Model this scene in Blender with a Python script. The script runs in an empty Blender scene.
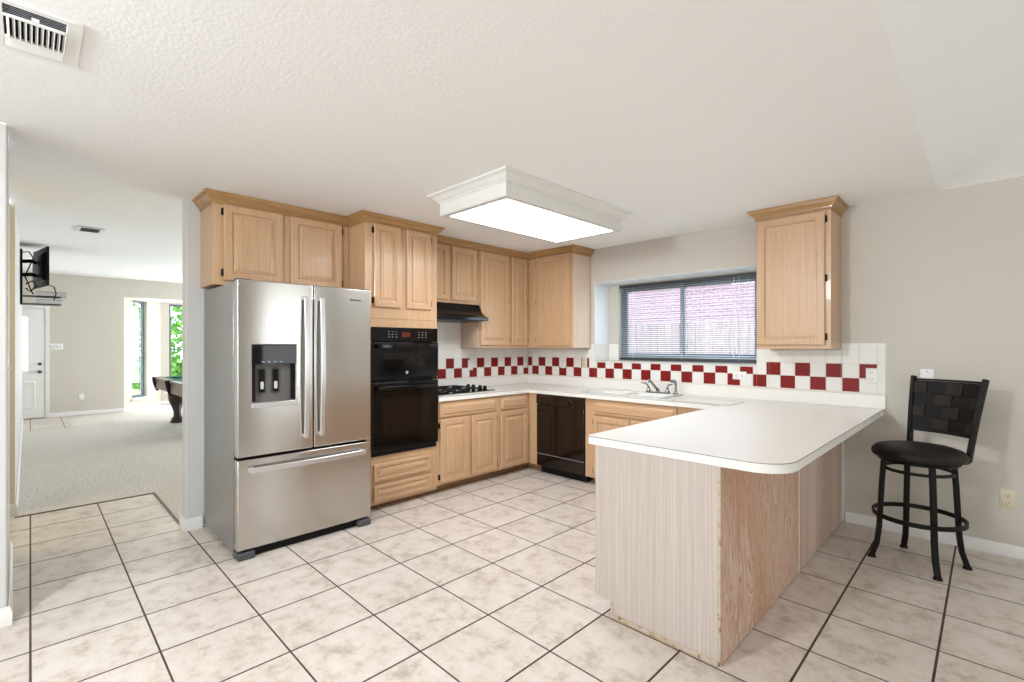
import bpy, bmesh, math, random
from mathutils import Vector, Matrix
from mathutils.geometry import tessellate_polygon

S = bpy.context.scene
COL = S.collection
R = math.radians
random.seed(7)

# ------------------------------------------------------------------ camera, world, lights, exposure
cd = bpy.data.cameras.new('camera')
cd.sensor_width = 36.0
cd.lens = 36.0 * 479.7 / 1024
cd.shift_y = 4.8 / 1024
cd.clip_start = 0.02
cam = bpy.data.objects.new('camera', cd)
COL.objects.link(cam)
cam.location = (4.194, -4.472, 1.366)
cam.rotation_euler = (R(90), 0, 0.78325)
S.camera = cam

S.view_settings.view_transform = 'Standard'
S.view_settings.look = 'None'
S.view_settings.gamma = 1.0
S.view_settings.exposure = -0.30
S.view_settings.use_curve_mapping = False

W = bpy.data.worlds.new('world')
S.world = W
W.use_nodes = True
bg = W.node_tree.nodes['Background']
bg.inputs['Color'].default_value = (0.74, 0.84, 1.0, 1)
bg.inputs['Strength'].default_value = 10.5


def area_light(name, loc, aim, sx, sy, power, color=(1, 1, 1), spread=180):
    l = bpy.data.lights.new(name, 'AREA')
    l.shape = 'RECTANGLE'
    l.size, l.size_y = sx, sy
    l.energy = power
    l.color = color
    l.spread = R(spread)
    o = bpy.data.objects.new(name, l)
    COL.objects.link(o)
    o.location = loc
    o.rotation_euler = (Vector(aim) - Vector(loc)).to_track_quat('-Z', 'Y').to_euler()
    return o


# unseen fill lights added, plus daylight of breakfast and bay windows and room lamps
area_light('back_fill_left', (2.6, -9.85, 1.45), (2.6, 0, 1.35), 3.0, 2.0, 80, (0.88, 0.94, 1.0))  # soft fill added behind the camera, standing for a window wall
area_light('back_fill_right', (5.6, -9.85, 1.45), (5.2, 0, 1.4), 1.8, 1.8, 34, (0.88, 0.94, 1.0))  # second unseen fill added at the back
area_light('side_fill', (6.96, -5.6, 1.45), (0, -5.0, 2.2), 1.8, 1.7, 90, (0.88, 0.94, 1.0))  # fill added out of view to brighten the vault slope
area_light('daylight_breakfast_window', (6.96, -1.0, 1.45), (0, -1.0, 1.4), 0.9, 1.7, 22, (0.90, 0.96, 1.0))
area_light('dining_lamp_light', (2.4, -5.7, 2.30), (2.9, -3.2, 0.4), 0.36, 0.36, 85, (0.92, 0.96, 1.0))
area_light('daylight_bay_window', (-9.40, -0.9, 1.35), (0, -1.6, 1.2), 1.3, 1.8, 130, (0.90, 0.95, 1.0))
area_light('living_fill', (-4.5, 2.95, 1.4), (-4.5, -4, 1.7), 3.2, 1.8, 340, (0.90, 0.95, 1.0))  # unseen fill that brightens the living room
area_light('hallway_lamp_light', (-0.85, -5.9, 2.3), (-0.85, -5.2, 0), 0.4, 0.4, 20, (1.0, 0.83, 0.56))


# ------------------------------------------------------------------ materials
def lin(c):
    return tuple((x / 12.92 if x <= 0.04045 else ((x + 0.055) / 1.055) ** 2.4) for x in (v / 255 for v in c))


def mat(name, rgb=(128, 128, 128), rough=0.5, metal=0.0, spec=0.5, emit=None, estr=0.0, coat=0.0):
    m = bpy.data.materials.new(name)
    m.use_nodes = True
    b = m.node_tree.nodes['Principled BSDF']
    b.inputs['Base Color'].default_value = (*lin(rgb), 1)
    b.inputs['Roughness'].default_value = rough
    b.inputs['Metallic'].default_value = metal
    b.inputs['Specular IOR Level'].default_value = spec
    b.inputs['Coat Weight'].default_value = coat
    if emit:
        b.inputs['Emission Color'].default_value = (*lin(emit), 1)
        b.inputs['Emission Strength'].default_value = estr
    return m


def nodes(m):
    nt = m.node_tree
    return nt, nt.nodes, nt.links, nt.nodes['Principled BSDF']


def N(nt, kind, **kw):
    n = nt.nodes.new(kind)
    for k, v in kw.items():
        setattr(n, k, v)
    return n


def math_node(nt, op, a, b=None, c=None):
    n = nt.nodes.new('ShaderNodeMath')
    n.operation = op
    for i, v in enumerate((a, b, c)):
        if v is None:
            continue
        if isinstance(v, (int, float)):
            n.inputs[i].default_value = v
        else:
            nt.links.new(v, n.inputs[i])
    return n.outputs[0]


def mix_rgb(nt, fac, a, b, blend='MIX'):
    n = nt.nodes.new('ShaderNodeMix')
    n.data_type = 'RGBA'
    n.blend_type = blend
    if isinstance(fac, (int, float)):
        n.inputs[0].default_value = fac
    else:
        nt.links.new(fac, n.inputs[0])
    for i, v in ((6, a), (7, b)):
        if isinstance(v, tuple):
            n.inputs[i].default_value = (*v, 1) if len(v) == 3 else v
        else:
            nt.links.new(v, n.inputs[i])
    return n.outputs[2]


def ramp(nt, fac, stops):
    n = nt.nodes.new('ShaderNodeValToRGB')
    while len(n.color_ramp.elements) < len(stops):
        n.color_ramp.elements.new(0.5)
    for e, (p, c) in zip(n.color_ramp.elements, stops):
        e.position = p
        e.color = (*c, 1)
    nt.links.new(fac, n.inputs[0])
    return n.outputs[0]


def noise(nt, scale_vec, scale=1.0, detail=3.0, rough=0.5, dist=0.0, offset=(0, 0, 0)):
    tc = nt.nodes.new('ShaderNodeTexCoord')
    mp = nt.nodes.new('ShaderNodeMapping')
    mp.inputs['Scale'].default_value = scale_vec
    mp.inputs['Location'].default_value = offset
    nt.links.new(tc.outputs['Object'], mp.inputs[0])
    n = nt.nodes.new('ShaderNodeTexNoise')
    n.inputs['Scale'].default_value = scale
    n.inputs['Detail'].default_value = detail
    n.inputs['Roughness'].default_value = rough
    n.inputs['Distortion'].default_value = dist
    nt.links.new(mp.outputs[0], n.inputs['Vector'])
    return n.outputs[0]


def bump(nt, height, strength, dist=0.01):
    b = nt.nodes.new('ShaderNodeBump')
    b.inputs['Strength'].default_value = strength
    b.inputs['Distance'].default_value = dist
    nt.links.new(height, b.inputs['Height'])
    nt.links.new(b.outputs[0], nt.nodes['Principled BSDF'].inputs['Normal'])


def paint(name, rgb, scale=90, strength=0.25, rough=0.7):
    m = mat(name, rgb, rough, spec=0.3)
    nt, ns, ln, b = nodes(m)
    bump(nt, noise(nt, (1, 1, 1), scale, 4, 0.55), strength, 0.004)
    return m


def wood(name, light, dark, axis='z', rough=0.38, freq=28, contrast=1.0, coat=0.08, cath=0.5):
    m = mat(name, light, rough, coat=coat)
    nt, ns, ln, b = nodes(m)
    sc = {'z': (freq, freq, 1.3), 'x': (1.3, freq, freq), 'y': (freq, 1.3, freq)}[axis]
    f = noise(nt, sc, 1.0, 6, 0.68, 0.5)
    col = ramp(nt, f, [(0.30, lin(dark)), (0.64, lin(light))])
    sc2 = {'z': (11, 11, 0.8), 'x': (0.8, 11, 11), 'y': (11, 0.8, 11)}[axis]
    g = noise(nt, sc2, 1.0, 2, 0.5, 1.5)
    g = math_node(nt, 'FRACT', math_node(nt, 'MULTIPLY', g, 9.0))
    g = ramp(nt, g, [(0.0, (0.0, 0, 0)), (0.12, (1, 1, 1)), (0.85, (1, 1, 1)), (1.0, (0.0, 0, 0))])
    d2 = tuple(x * 0.78 for x in lin(dark))
    inv = math_node(nt, 'MULTIPLY', math_node(nt, 'SUBTRACT', 1.0, g), cath)
    col = mix_rgb(nt, inv, col, d2)
    ln.new(col, b.inputs['Base Color'])
    bump(nt, f, 0.08, 0.002)
    return m


M = {}
M['wall'] = paint('wall_paint_greige', (205, 199, 188), 120, 0.16)
M['wall_white'] = paint('wall_paint_offwhite', (208, 208, 206), 120, 0.16)
M['wall_cream'] = paint('wall_paint_cream', (222, 213, 184), 120, 0.14)
M['ceiling'] = paint('ceiling_knockdown', (249, 249, 248), 60, 0.35, 0.85)
M['fixture'] = mat('fixture_paint', (224, 222, 217), 0.5)
M['recess'] = mat('recess_white', (238, 241, 244), 0.5)
M['trim'] = mat('trim_white_paint', (232, 231, 227), 0.4)
M['oak'] = wood('oak_vertical_grain', (208, 172, 136), (186, 148, 111), 'z', 0.34, 130, cath=0.22)
M['oakx'] = wood('oak_horizontal_grain', (208, 172, 136), (186, 148, 111), 'x', 0.34, 130, cath=0.22)
M['oak_dark'] = wood('oak_crown', (182, 142, 94), (154, 114, 70), 'x', 0.34, 70)
M['toe'] = wood('toe_kick_brown', (150, 112, 76), (118, 84, 54), 'x', 0.5)
M['hinge'] = mat('hinge_dark_bronze', (38, 32, 28), 0.35, 0.7)
M['black'] = mat('black_enamel', (6, 6, 7), 0.1, spec=0.35)
M['black_glass'] = mat('black_glass', (4, 4, 5), 0.04, spec=0.4)
M['oven_window'] = mat('oven_window_tint', (20, 15, 13), 0.05, spec=0.4)
M['black_satin'] = mat('black_satin', (12, 12, 13), 0.45, spec=0.2)
M['iron'] = mat('cast_iron', (14, 14, 15), 0.6)
M['white_lam'] = mat('counter_white_laminate', (236, 233, 226), 0.28)
M['seam'] = mat('laminate_seam_brown', (92, 84, 74), 0.5)
M['white'] = mat('white_plastic', (238, 237, 233), 0.3)
M['ivory'] = mat('ivory_plastic', (214, 202, 174), 0.35)
M['enamel'] = mat('white_sink_enamel', (240, 239, 235), 0.15)
M['rimline'] = mat('sink_caulk_grey', (128, 126, 122), 0.5)
M['chrome'] = mat('chrome', (150, 152, 155), 0.12, 1.0)
M['slot'] = mat('socket_slot_dark', (40, 38, 36), 0.5)
M['tile_w'] = mat('tile_white_glaze', (234, 232, 225), 0.3, spec=0.2)
M['tile_r'] = mat('tile_red_glaze', (130, 34, 31), 0.3, spec=0.15)
M['grout'] = mat('grout_offwhite', (226, 216, 202), 0.8)
M['dw'] = mat('dishwasher_dark_brown', (24, 13, 9), 0.1, spec=0.5)
M['dw2'] = mat('dishwasher_trim', (60, 40, 30), 0.3)
M['grey_plastic'] = mat('dark_grey_plastic', (70, 71, 74), 0.45)
M['recess_grey'] = mat('dispenser_grey', (104, 101, 98), 0.4)
M['handle'] = mat('handle_bright_steel', (214, 214, 214), 0.28, 0.85)
M['diffuser'] = mat('light_diffuser', (255, 255, 255), 0.5, emit=(244, 249, 255), estr=19.0)
M['frame_dark'] = mat('window_frame_bronze', (104, 112, 120), 0.4, 0.3)
M['felt'] = mat('green_felt', (20, 98, 84), 0.9)
M['mahogany'] = wood('mahogany', (128, 100, 82), (92, 68, 54), 'x', 0.3)
M['darkleg'] = wood('dark_leg_wood', (52, 30, 24), (32, 18, 16), 'z', 0.3)
M['bark'] = wood('tree_bark', (96, 80, 64), (60, 48, 38), 'z', 0.9)
M['silver'] = mat('silver_plastic', (205, 205, 206), 0.35, 0.4)
M['vinyl'] = mat('seat_vinyl_espresso', (22, 13, 11), 0.5, spec=0.3)
M['strap_a'] = mat('strap_dark_olive', (38, 32, 24), 0.5, spec=0.2)
M['strap_b'] = mat('strap_black_brown', (15, 12, 10), 0.5, spec=0.2)
M['stool'] = mat('stool_black_metal', (11, 9, 8), 0.45, 0.0, 0.25)
M['clock'] = mat('oven_clock_display', (60, 12, 10), 0.2, emit=(255, 90, 70), estr=0.12)
M['print'] = mat('light_grey_print', (150, 155, 160), 0.5)
M['vent_dark'] = mat('vent_shade_dark', (24, 24, 24), 0.9, spec=0.1)  # dark colour painted for the shade inside the ceiling ducts
M['slat'] = mat('blind_slat_vinyl', (216, 220, 224), 0.4)
M['roof'] = mat('roof_shingle', (120, 110, 104), 0.9)

# stainless with a vertical brushed grain
m = M['steel'] = mat('stainless_brushed', (196, 193, 188), 0.3, 1.0)
nt, ns, ln, b = nodes(m)
f = noise(nt, (1.2, 1.2, 180), 1.0, 3, 0.6)
ln.new(math_node(nt, 'ADD', math_node(nt, 'MULTIPLY', f, 0.05), 0.17), b.inputs['Roughness'])
b.inputs['Anisotropic'].default_value = 0.85
b.inputs['Anisotropic Rotation'].default_value = 0.25
tg = N(nt, 'ShaderNodeTangent', direction_type='RADIAL', axis='Z')
ln.new(tg.outputs[0], b.inputs['Tangent'])
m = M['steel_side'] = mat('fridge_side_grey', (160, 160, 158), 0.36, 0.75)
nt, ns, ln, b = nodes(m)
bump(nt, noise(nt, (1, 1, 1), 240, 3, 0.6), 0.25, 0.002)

# pickled laminate end panel
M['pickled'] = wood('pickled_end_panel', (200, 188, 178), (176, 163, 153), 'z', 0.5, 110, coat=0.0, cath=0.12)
M['side'] = wood('pale_side_panel', (222, 200, 178), (208, 184, 162), 'z', 0.45, 90, cath=0.1)  # paler wood than the cabinet bodies, for two side faces
# raw plywood peninsula back
m = M['ply'] = mat('plywood_pickled', (205, 170, 145), 0.55)
nt, ns, ln, b = nodes(m)
g = noise(nt, (9, 9.0, 1.3), 1.0, 4, 0.6, 1.4)
g = math_node(nt, 'FRACT', math_node(nt, 'MULTIPLY', g, 11.0))
c1 = ramp(nt, g, [(0.0, lin((170, 118, 84))), (0.25, lin((206, 168, 144))), (0.7, lin((218, 192, 178))), (1.0, lin((182, 134, 102)))])
blot = noise(nt, (2.2, 2.6, 1.1), 1.0, 3, 0.6)
blot = ramp(nt, blot, [(0.42, (0, 0, 0)), (0.62, (1, 1, 1))])
c1 = mix_rgb(nt, math_node(nt, 'MULTIPLY', blot, 0.55), c1, lin((188, 136, 92)))
fine = noise(nt, (60, 60, 3), 1.0, 3, 0.6)
c1 = mix_rgb(nt, math_node(nt, 'MULTIPLY', fine, 0.25), c1, lin((226, 204, 192)))
ln.new(c1, b.inputs['Base Color'])
m = M['ply_pale'] = mat('plywood_pale', (205, 180, 165), 0.45)
nt, ns, ln, b = nodes(m)
g = noise(nt, (5, 4.0, 0.5), 1.0, 3, 0.5, 0.6)
ln.new(ramp(nt, g, [(0.35, lin((196, 162, 136))), (0.6, lin((210, 190, 177)))]), b.inputs['Base Color'])
m = M['chip'] = mat('chipped_edge_strip', (205, 178, 138), 0.6)
nt, ns, ln, b = nodes(m)
g = noise(nt, (38, 38, 38), 1.0, 5, 0.65)
ln.new(ramp(nt, g, [(0.33, lin((104, 78, 52))), (0.40, lin((184, 162, 134))), (0.6, lin((196, 180, 162)))]), b.inputs['Base Color'])

# floor tile: 41 cm squares in world axes, dark grout
m = M['floor_tile'] = mat('floor_ceramic_tile', (212, 202, 190), 0.35)
nt, ns, ln, b = nodes(m)
tc = N(nt, 'ShaderNodeTexCoord')
sep = N(nt, 'ShaderNodeSeparateXYZ')
ln.new(tc.outputs['Object'], sep.inputs[0])
T = 0.41
u = math_node(nt, 'DIVIDE', math_node(nt, 'SUBTRACT', sep.outputs[0], 3.83 * T - 41.0), T)
v = math_node(nt, 'DIVIDE', math_node(nt, 'SUBTRACT', sep.outputs[1], -6.906 * T - 41.0), T)
fu, fv = math_node(nt, 'FRACT', u), math_node(nt, 'FRACT', v)
du = math_node(nt, 'MINIMUM', fu, math_node(nt, 'SUBTRACT', 1.0, fu))
dv = math_node(nt, 'MINIMUM', fv, math_node(nt, 'SUBTRACT', 1.0, fv))
gx = math_node(nt, 'LESS_THAN', du, 0.0120)
gy = math_node(nt, 'LESS_THAN', dv, 0.0098)
gr = math_node(nt, 'MAXIMUM', gx, gy)
cell = N(nt, 'ShaderNodeCombineXYZ')
ln.new(math_node(nt, 'FLOOR', u), cell.inputs[0])
ln.new(math_node(nt, 'FLOOR', v), cell.inputs[1])
wn = N(nt, 'ShaderNodeTexWhiteNoise', noise_dimensions='3D')
ln.new(cell.outputs[0], wn.inputs[0])
offv = N(nt, 'ShaderNodeVectorMath', operation='MULTIPLY_ADD')
ln.new(wn.outputs['Color'], offv.inputs[0])
offv.inputs[1].default_value = (9, 9, 9)
ln.new(tc.outputs['Object'], offv.inputs[2])
n1 = N(nt, 'ShaderNodeTexNoise')
n1.inputs['Scale'].default_value = 8.5
n1.inputs['Detail'].default_value = 7
n1.inputs['Roughness'].default_value = 0.74
ln.new(offv.outputs[0], n1.inputs['Vector'])
tcol = ramp(nt, n1.outputs[0], [(0.34, lin((182, 168, 154))), (0.48, lin((213, 202, 190))), (0.60, lin((222, 213, 203)))])
tv = math_node(nt, 'MULTIPLY', wn.outputs['Value'], 0.16)
tcol = mix_rgb(nt, tv, tcol, lin((190, 178, 166)))
gcol = noise(nt, (1, 1, 1), 14, 3)
gcol = ramp(nt, gcol, [(0.3, lin((52, 39, 30))), (0.7, lin((80, 62, 50)))])
ln.new(mix_rgb(nt, gr, tcol, gcol), b.inputs['Base Color'])
ln.new(math_node(nt, 'ADD', math_node(nt, 'MULTIPLY', gr, 0.5), 0.3), b.inputs['Roughness'])
bump(nt, math_node(nt, 'SUBTRACT', math_node(nt, 'MULTIPLY', n1.outputs[0], 0.15), gr), 0.35, 0.004)

m = M['carpet'] = mat('carpet_speckled', (196, 188, 176), 0.95, spec=0.1)
nt, ns, ln, b = nodes(m)
sp = noise(nt, (1, 1, 1), 48, 4, 0.75)
lo = noise(nt, (1, 1, 1), 2.5, 3, 0.6)
c1 = ramp(nt, sp, [(0.33, lin((138, 124, 110))), (0.44, lin((216, 210, 200))), (0.7, lin((234, 230, 223)))])
ln.new(mix_rgb(nt, math_node(nt, 'MULTIPLY', lo, 0.3), c1, lin((186, 176, 162))), b.inputs['Base Color'])
bump(nt, sp, 0.9, 0.012)

m = M['brick'] = mat('red_brick', (170, 90, 80), 0.9)
nt, ns, ln, b = nodes(m)
tc = N(nt, 'ShaderNodeTexCoord')
mp = N(nt, 'ShaderNodeMapping')
mp.inputs['Rotation'].default_value = (R(90), 0, 0)
ln.new(tc.outputs['Object'], mp.inputs[0])
br = N(nt, 'ShaderNodeTexBrick')
br.inputs['Color1'].default_value = (*lin((150, 116, 124)), 1)
br.inputs['Color2'].default_value = (*lin((134, 102, 112)), 1)
br.inputs['Mortar'].default_value = (*lin((172, 156, 166)), 1)
br.inputs['Scale'].default_value = 1.0
br.inputs['Brick Width'].default_value = 0.21
br.inputs['Row Height'].default_value = 0.075
br.inputs['Mortar Size'].default_value = 0.008
ln.new(mp.outputs[0], br.inputs[0])
ln.new(br.outputs[0], b.inputs['Base Color'])
M['fence'] = wood('fence_board_grey', (164, 140, 142), (122, 100, 104), 'z', 0.85, 30, coat=0)
m = M['leaf'] = mat('leaf_green', (96, 150, 60), 0.6)
nt, ns, ln, b = nodes(m)
ln.new(ramp(nt, noise(nt, (1, 1, 1), 3.5, 2), [(0.3, lin((58, 112, 40))), (0.7, lin((150, 196, 92)))]), b.inputs['Base Color'])
m = M['lawn'] = mat('lawn_grass', (120, 160, 80), 0.9)
nt, ns, ln, b = nodes(m)
ln.new(ramp(nt, noise(nt, (1, 1, 1), 9, 4), [(0.3, lin((104, 142, 66))), (0.7, lin((164, 190, 110)))]), b.inputs['Base Color'])

m = M['glass'] = bpy.data.materials.new('window_glass')
m.use_nodes = True
nt = m.node_tree
nt.nodes.clear()
out = nt.nodes.new('ShaderNodeOutputMaterial')
mx = nt.nodes.new('ShaderNodeMixShader')
tr = nt.nodes.new('ShaderNodeBsdfTransparent')
tr.inputs[0].default_value = (0.94, 0.96, 0.96, 1)
gl = nt.nodes.new('ShaderNodeBsdfGlossy')
gl.inputs['Roughness'].default_value = 0.02
mx.inputs[0].default_value = 0.04
nt.links.new(tr.outputs[0], mx.inputs[1])
nt.links.new(gl.outputs[0], mx.inputs[2])
nt.links.new(mx.outputs[0], out.inputs[0])


# ------------------------------------------------------------------ mesh builder
class MB:
    def __init__(s):
        s.v, s.f, s.mi = [], [], []
        s.mats = []

    def m(s, material):
        if material not in s.mats:
            s.mats.append(material)
        return s.mats.index(material)

    def add(s, vs, fs, material):
        o = len(s.v)
        s.v += [tuple(p) for p in vs]
        k = s.m(material)
        for f in fs:
            s.f.append([i + o for i in f])
            s.mi.append(k)
        return s

    def box(s, x0, x1, y0, y1, z0, z1, material):
        vs = [(x, y, z) for z in (z0, z1) for y in (y0, y1) for x in (x0, x1)]
        fs = [(0, 2, 3, 1), (4, 5, 7, 6), (0, 1, 5, 4), (2, 6, 7, 3), (0, 4, 6, 2), (1, 3, 7, 5)]
        return s.add(vs, fs, material)

    def frame(s, x0, x1, z0, z1, hx0, hx1, hz0, hz1, y0, y1, material):
        """slab in the xz plane with a rectangular hole, y0..y1 thick"""
        xs, zs = (x0, hx0, hx1, x1), (z0, hz0, hz1, z1)
        vs = [(x, y, z) for y in (y0, y1) for z in zs for x in xs]
        I = lambda k, j, i: k * 16 + j * 4 + i
        fs = []
        for j in range(3):
            for i in range(3):
                if i == 1 and j == 1:
                    continue
                fs.append((I(0, j, i), I(0, j, i + 1), I(0, j + 1, i + 1), I(0, j + 1, i)))
                fs.append((I(1, j, i), I(1, j + 1, i), I(1, j + 1, i + 1), I(1, j, i + 1)))
        for i in range(3):
            fs.append((I(0, 0, i), I(1, 0, i), I(1, 0, i + 1), I(0, 0, i + 1)))
            fs.append((I(0, 3, i), I(0, 3, i + 1), I(1, 3, i + 1), I(1, 3, i)))
            fs.append((I(0, i, 0), I(0, i + 1, 0), I(1, i + 1, 0), I(1, i, 0)))
            fs.append((I(0, i, 3), I(1, i, 3), I(1, i + 1, 3), I(0, i + 1, 3)))
        fs += [(I(0, 1, 1), I(0, 1, 2), I(1, 1, 2), I(1, 1, 1)), (I(0, 2, 1), I(1, 2, 1), I(1, 2, 2), I(0, 2, 2)),
               (I(0, 1, 1), I(1, 1, 1), I(1, 2, 1), I(0, 2, 1)), (I(0, 1, 2), I(0, 2, 2), I(1, 2, 2), I(1, 1, 2))]
        return s.add(vs, fs, material)

    def loops(s, rings, material, cap0=True, cap1=True, closed=True):
        n = len(rings[0])
        vs = [p for r in rings for p in r]
        fs = []
        for k in range(len(rings) - 1):
            for i in range(n if closed else n - 1):
                j = (i + 1) % n
                fs.append((k * n + i, k * n + j, (k + 1) * n + j, (k + 1) * n + i))
        if cap0:
            fs.append(tuple(range(n))[::-1])
        if cap1:
            fs.append(tuple((len(rings) - 1) * n + i for i in range(n)))
        return s.add(vs, fs, material)

    def panel(s, x0, x1, z0, z1, prof, material):
        """door or drawer front: concentric rectangles (inset, y), mitred"""
        rings = [[(x0 + i, y, z0 + i), (x1 - i, y, z0 + i), (x1 - i, y, z1 - i), (x0 + i, y, z1 - i)] for i, y in prof]
        return s.loops(rings, material)

    def cyl(s, p0, p1, r0, material, r1=None, n=16):
        r1 = r0 if r1 is None else r1
        p0, p1 = Vector(p0), Vector(p1)
        d = (p1 - p0).normalized()
        a = d.orthogonal().normalized()
        c = d.cross(a)
        rings = [[p + (a * math.cos(t) + c * math.sin(t)) * r for t in (2 * math.pi * i / n for i in range(n))] for p, r in ((p0, r0), (p1, r1))]
        return s.loops(rings, material)

    def tube(s, pts, r, material, n=10, closed=False, flat=None):
        """sweep a circle (or a w x h rectangle when flat=(w,h)) along points"""
        pts = [Vector(p) for p in pts]
        rs = r if isinstance(r, (list, tuple)) else [r] * len(pts)
        rings = []
        up = None
        for k, p in enumerate(pts):
            if closed:
                d = (pts[(k + 1) % len(pts)] - pts[k - 1]).normalized()
            else:
                d = (pts[min(k + 1, len(pts) - 1)] - pts[max(k - 1, 0)]).normalized()
            if flat:
                ref = Vector(flat[2]) if len(flat) > 2 else Vector((0, 0, 1))
                a = ref - d * d.dot(ref)
                if a.length < 0.05:
                    a = d.orthogonal()
                a.normalize()
            elif up is None:
                a = d.orthogonal().normalized()
            else:
                a = (up - d * up.dot(d)).normalized()
            up = a
            c = d.cross(a)
            if flat:
                w, h = flat[0] / 2, flat[1] / 2
                rings.append([p + c * w + a * h, p - c * w + a * h, p - c * w - a * h, p + c * w - a * h])
            else:
                rings.append([p + (a * math.cos(t) + c * math.sin(t)) * rs[k] for t in (2 * math.pi * i / n for i in range(n))])
        if closed:
            rings.append(rings[0])
            return s.loops(rings, material, False, False)
        return s.loops(rings, material)

    def lathe(s, prof, material, c=(0, 0, 0), n=32, sx=1, sy=1):
        rings = [[(c[0] + r * math.cos(t) * sx, c[1] + r * math.sin(t) * sy, c[2] + z) for t in (2 * math.pi * i / n for i in range(n))] for r, z in prof]
        return s.loops(rings, material)

    def prism(s, poly, z0, z1, material, holes=()):
        """polygon in xy with optional holes, extruded z0..z1"""
        ls = [[Vector((x, y, 0)) for x, y in p] for p in (poly, *holes)]
        tris = tessellate_polygon(ls)
        flat = [p for l in ls for p in l]
        n = len(flat)
        vs = [(p.x, p.y, z0) for p in flat] + [(p.x, p.y, z1) for p in flat]
        fs = [tuple(t) for t in tris] + [tuple(i + n for i in t) for t in tris]
        o = 0
        for l in ls:
            k = len(l)
            for i in range(k):
                j = (i + 1) % k
                fs.append((o + i, o + j, o + j + n, o + i + n))
            o += k
        return s.add(vs, fs, material)

    def sweep(s, path, prof, material, z=0.0, k0=0.0, k1=0.0, closed=False):
        """moulding: profile (out, dz) swept along a plan path, outward = right-hand side, mitred"""
        P = [Vector(p) for p in path]
        n = len(P)
        D = [(P[(i + 1) % n] - P[i]).normalized() for i in range(n if closed else n - 1)]
        rn = lambda d: Vector((d.y, -d.x))
        rings = []
        for i in range(n):
            if closed or 0 < i < n - 1:
                a, c = rn(D[i - 1]), rn(D[i])
                mvec = (a + c) / (1 + a.dot(c))
                sh = Vector((0, 0))
            elif i == 0:
                mvec, sh = rn(D[0]), -D[0] * k0
            else:
                mvec, sh = rn(D[-1]), D[-1] * k1
            rings.append([((P[i] + (mvec + sh) * o).x, (P[i] + (mvec + sh) * o).y, z + dz) for o, dz in prof])
        if closed:
            rings.append(rings[0])
            return s.loops(rings, material, False, False)
        return s.loops(rings, material)

    def build(s, name, parent=None, bevel=0.0, seg=2, loc=None, rotz=0.0, smooth=38):
        me = bpy.data.meshes.new(name)
        me.from_pydata(s.v, [], s.f)
        for k in s.mats:
            me.materials.append(k)
        me.polygons.foreach_set('material_index', s.mi)
        bm = bmesh.new()
        bm.from_mesh(me)
        bmesh.ops.recalc_face_normals(bm, faces=bm.faces)
        bm.to_mesh(me)
        bm.free()
        me.polygons.foreach_set('use_smooth', [True] * len(me.polygons))
        me.set_sharp_from_angle(angle=R(smooth))
        o = bpy.data.objects.new(name, me)
        COL.objects.link(o)
        if parent:
            o.parent = parent
        if loc:
            o.location = loc
        o.rotation_euler.z = rotz
        if bevel:
            bv = o.modifiers.new('bevel', 'BEVEL')
            bv.width = bevel
            bv.segments = seg
            bv.limit_method = 'ANGLE'
            bv.angle_limit = R(40)
        return o


def thing(name, label, cat, loc=(0, 0, 0), rotz=0.0, group=None):
    o = bpy.data.objects.new(name, None)
    o.empty_display_size = 0.1
    COL.objects.link(o)
    o.location = loc
    o.rotation_euler.z = rotz
    return tag(o, label, cat, group)


def tag(o, label, cat, group=None, kind=None):
    o['label'] = label
    o['category'] = cat
    if group:
        o['group'] = group
    if kind:
        o['kind'] = kind
    return o


def struct(o, label=None, cat=None):
    o['kind'] = 'structure'
    if label:
        o['label'] = label
    if cat:
        o['category'] = cat
    return o


def copy_tree(o, parent=None):
    c = o.copy()
    COL.objects.link(c)
    if parent:
        c.parent = parent
    for ch in list(o.children):
        copy_tree(ch, c)
    return c


CEIL = 2.45
XL = 0.03          # kitchen face of the wall behind the fridge
YW = 0.0           # kitchen face of the window wall
L90 = R(90)

# ------------------------------------------------------------------ setting: floors
EX = -1.29
b = MB()
b.prism([(EX, -10.1), (7.1, -10.1), (7.1, 0.05), (-0.05, 0.05), (-0.05, -3.665), (EX, -3.665)], -0.06, 0.0, M['floor_tile'])
b.box(-8.6, -6.7, -4.6, -3.97, -0.06, 0.001, M['floor_tile'])
struct(b.build('floor'), 'cream ceramic tile floor with dark grout lines', 'floor')
b = MB()
b.prism([(-10.9, -4.6), (EX, -4.6), (EX, -3.665), (-0.05, -3.665), (-0.05, 0.0), (-1.2, 0.0), (-1.2, 3.1), (-10.9, 3.1)], -0.06, -0.002, M['carpet'])
struct(b.build('floor_carpet'), 'speckled beige carpet of the living room', 'carpet')
b = MB().box(-30, 30, -25, 30, -0.2, -0.08, M['lawn'])
struct(b.build('ground_lawn'), 'grass lawn outside the windows', 'lawn')

# carpet edge strip along the tile
b = MB()
b.box(EX - 0.012, EX + 0.006, -4.56, -3.66, 0.0, 0.006, M['seam'])
b.box(EX - 0.012, -0.06, -3.672, -3.655, 0.0, 0.006, M['seam'])
struct(b.build('trim_1'), 'dark edge strip between carpet and tile', 'trim')

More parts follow.
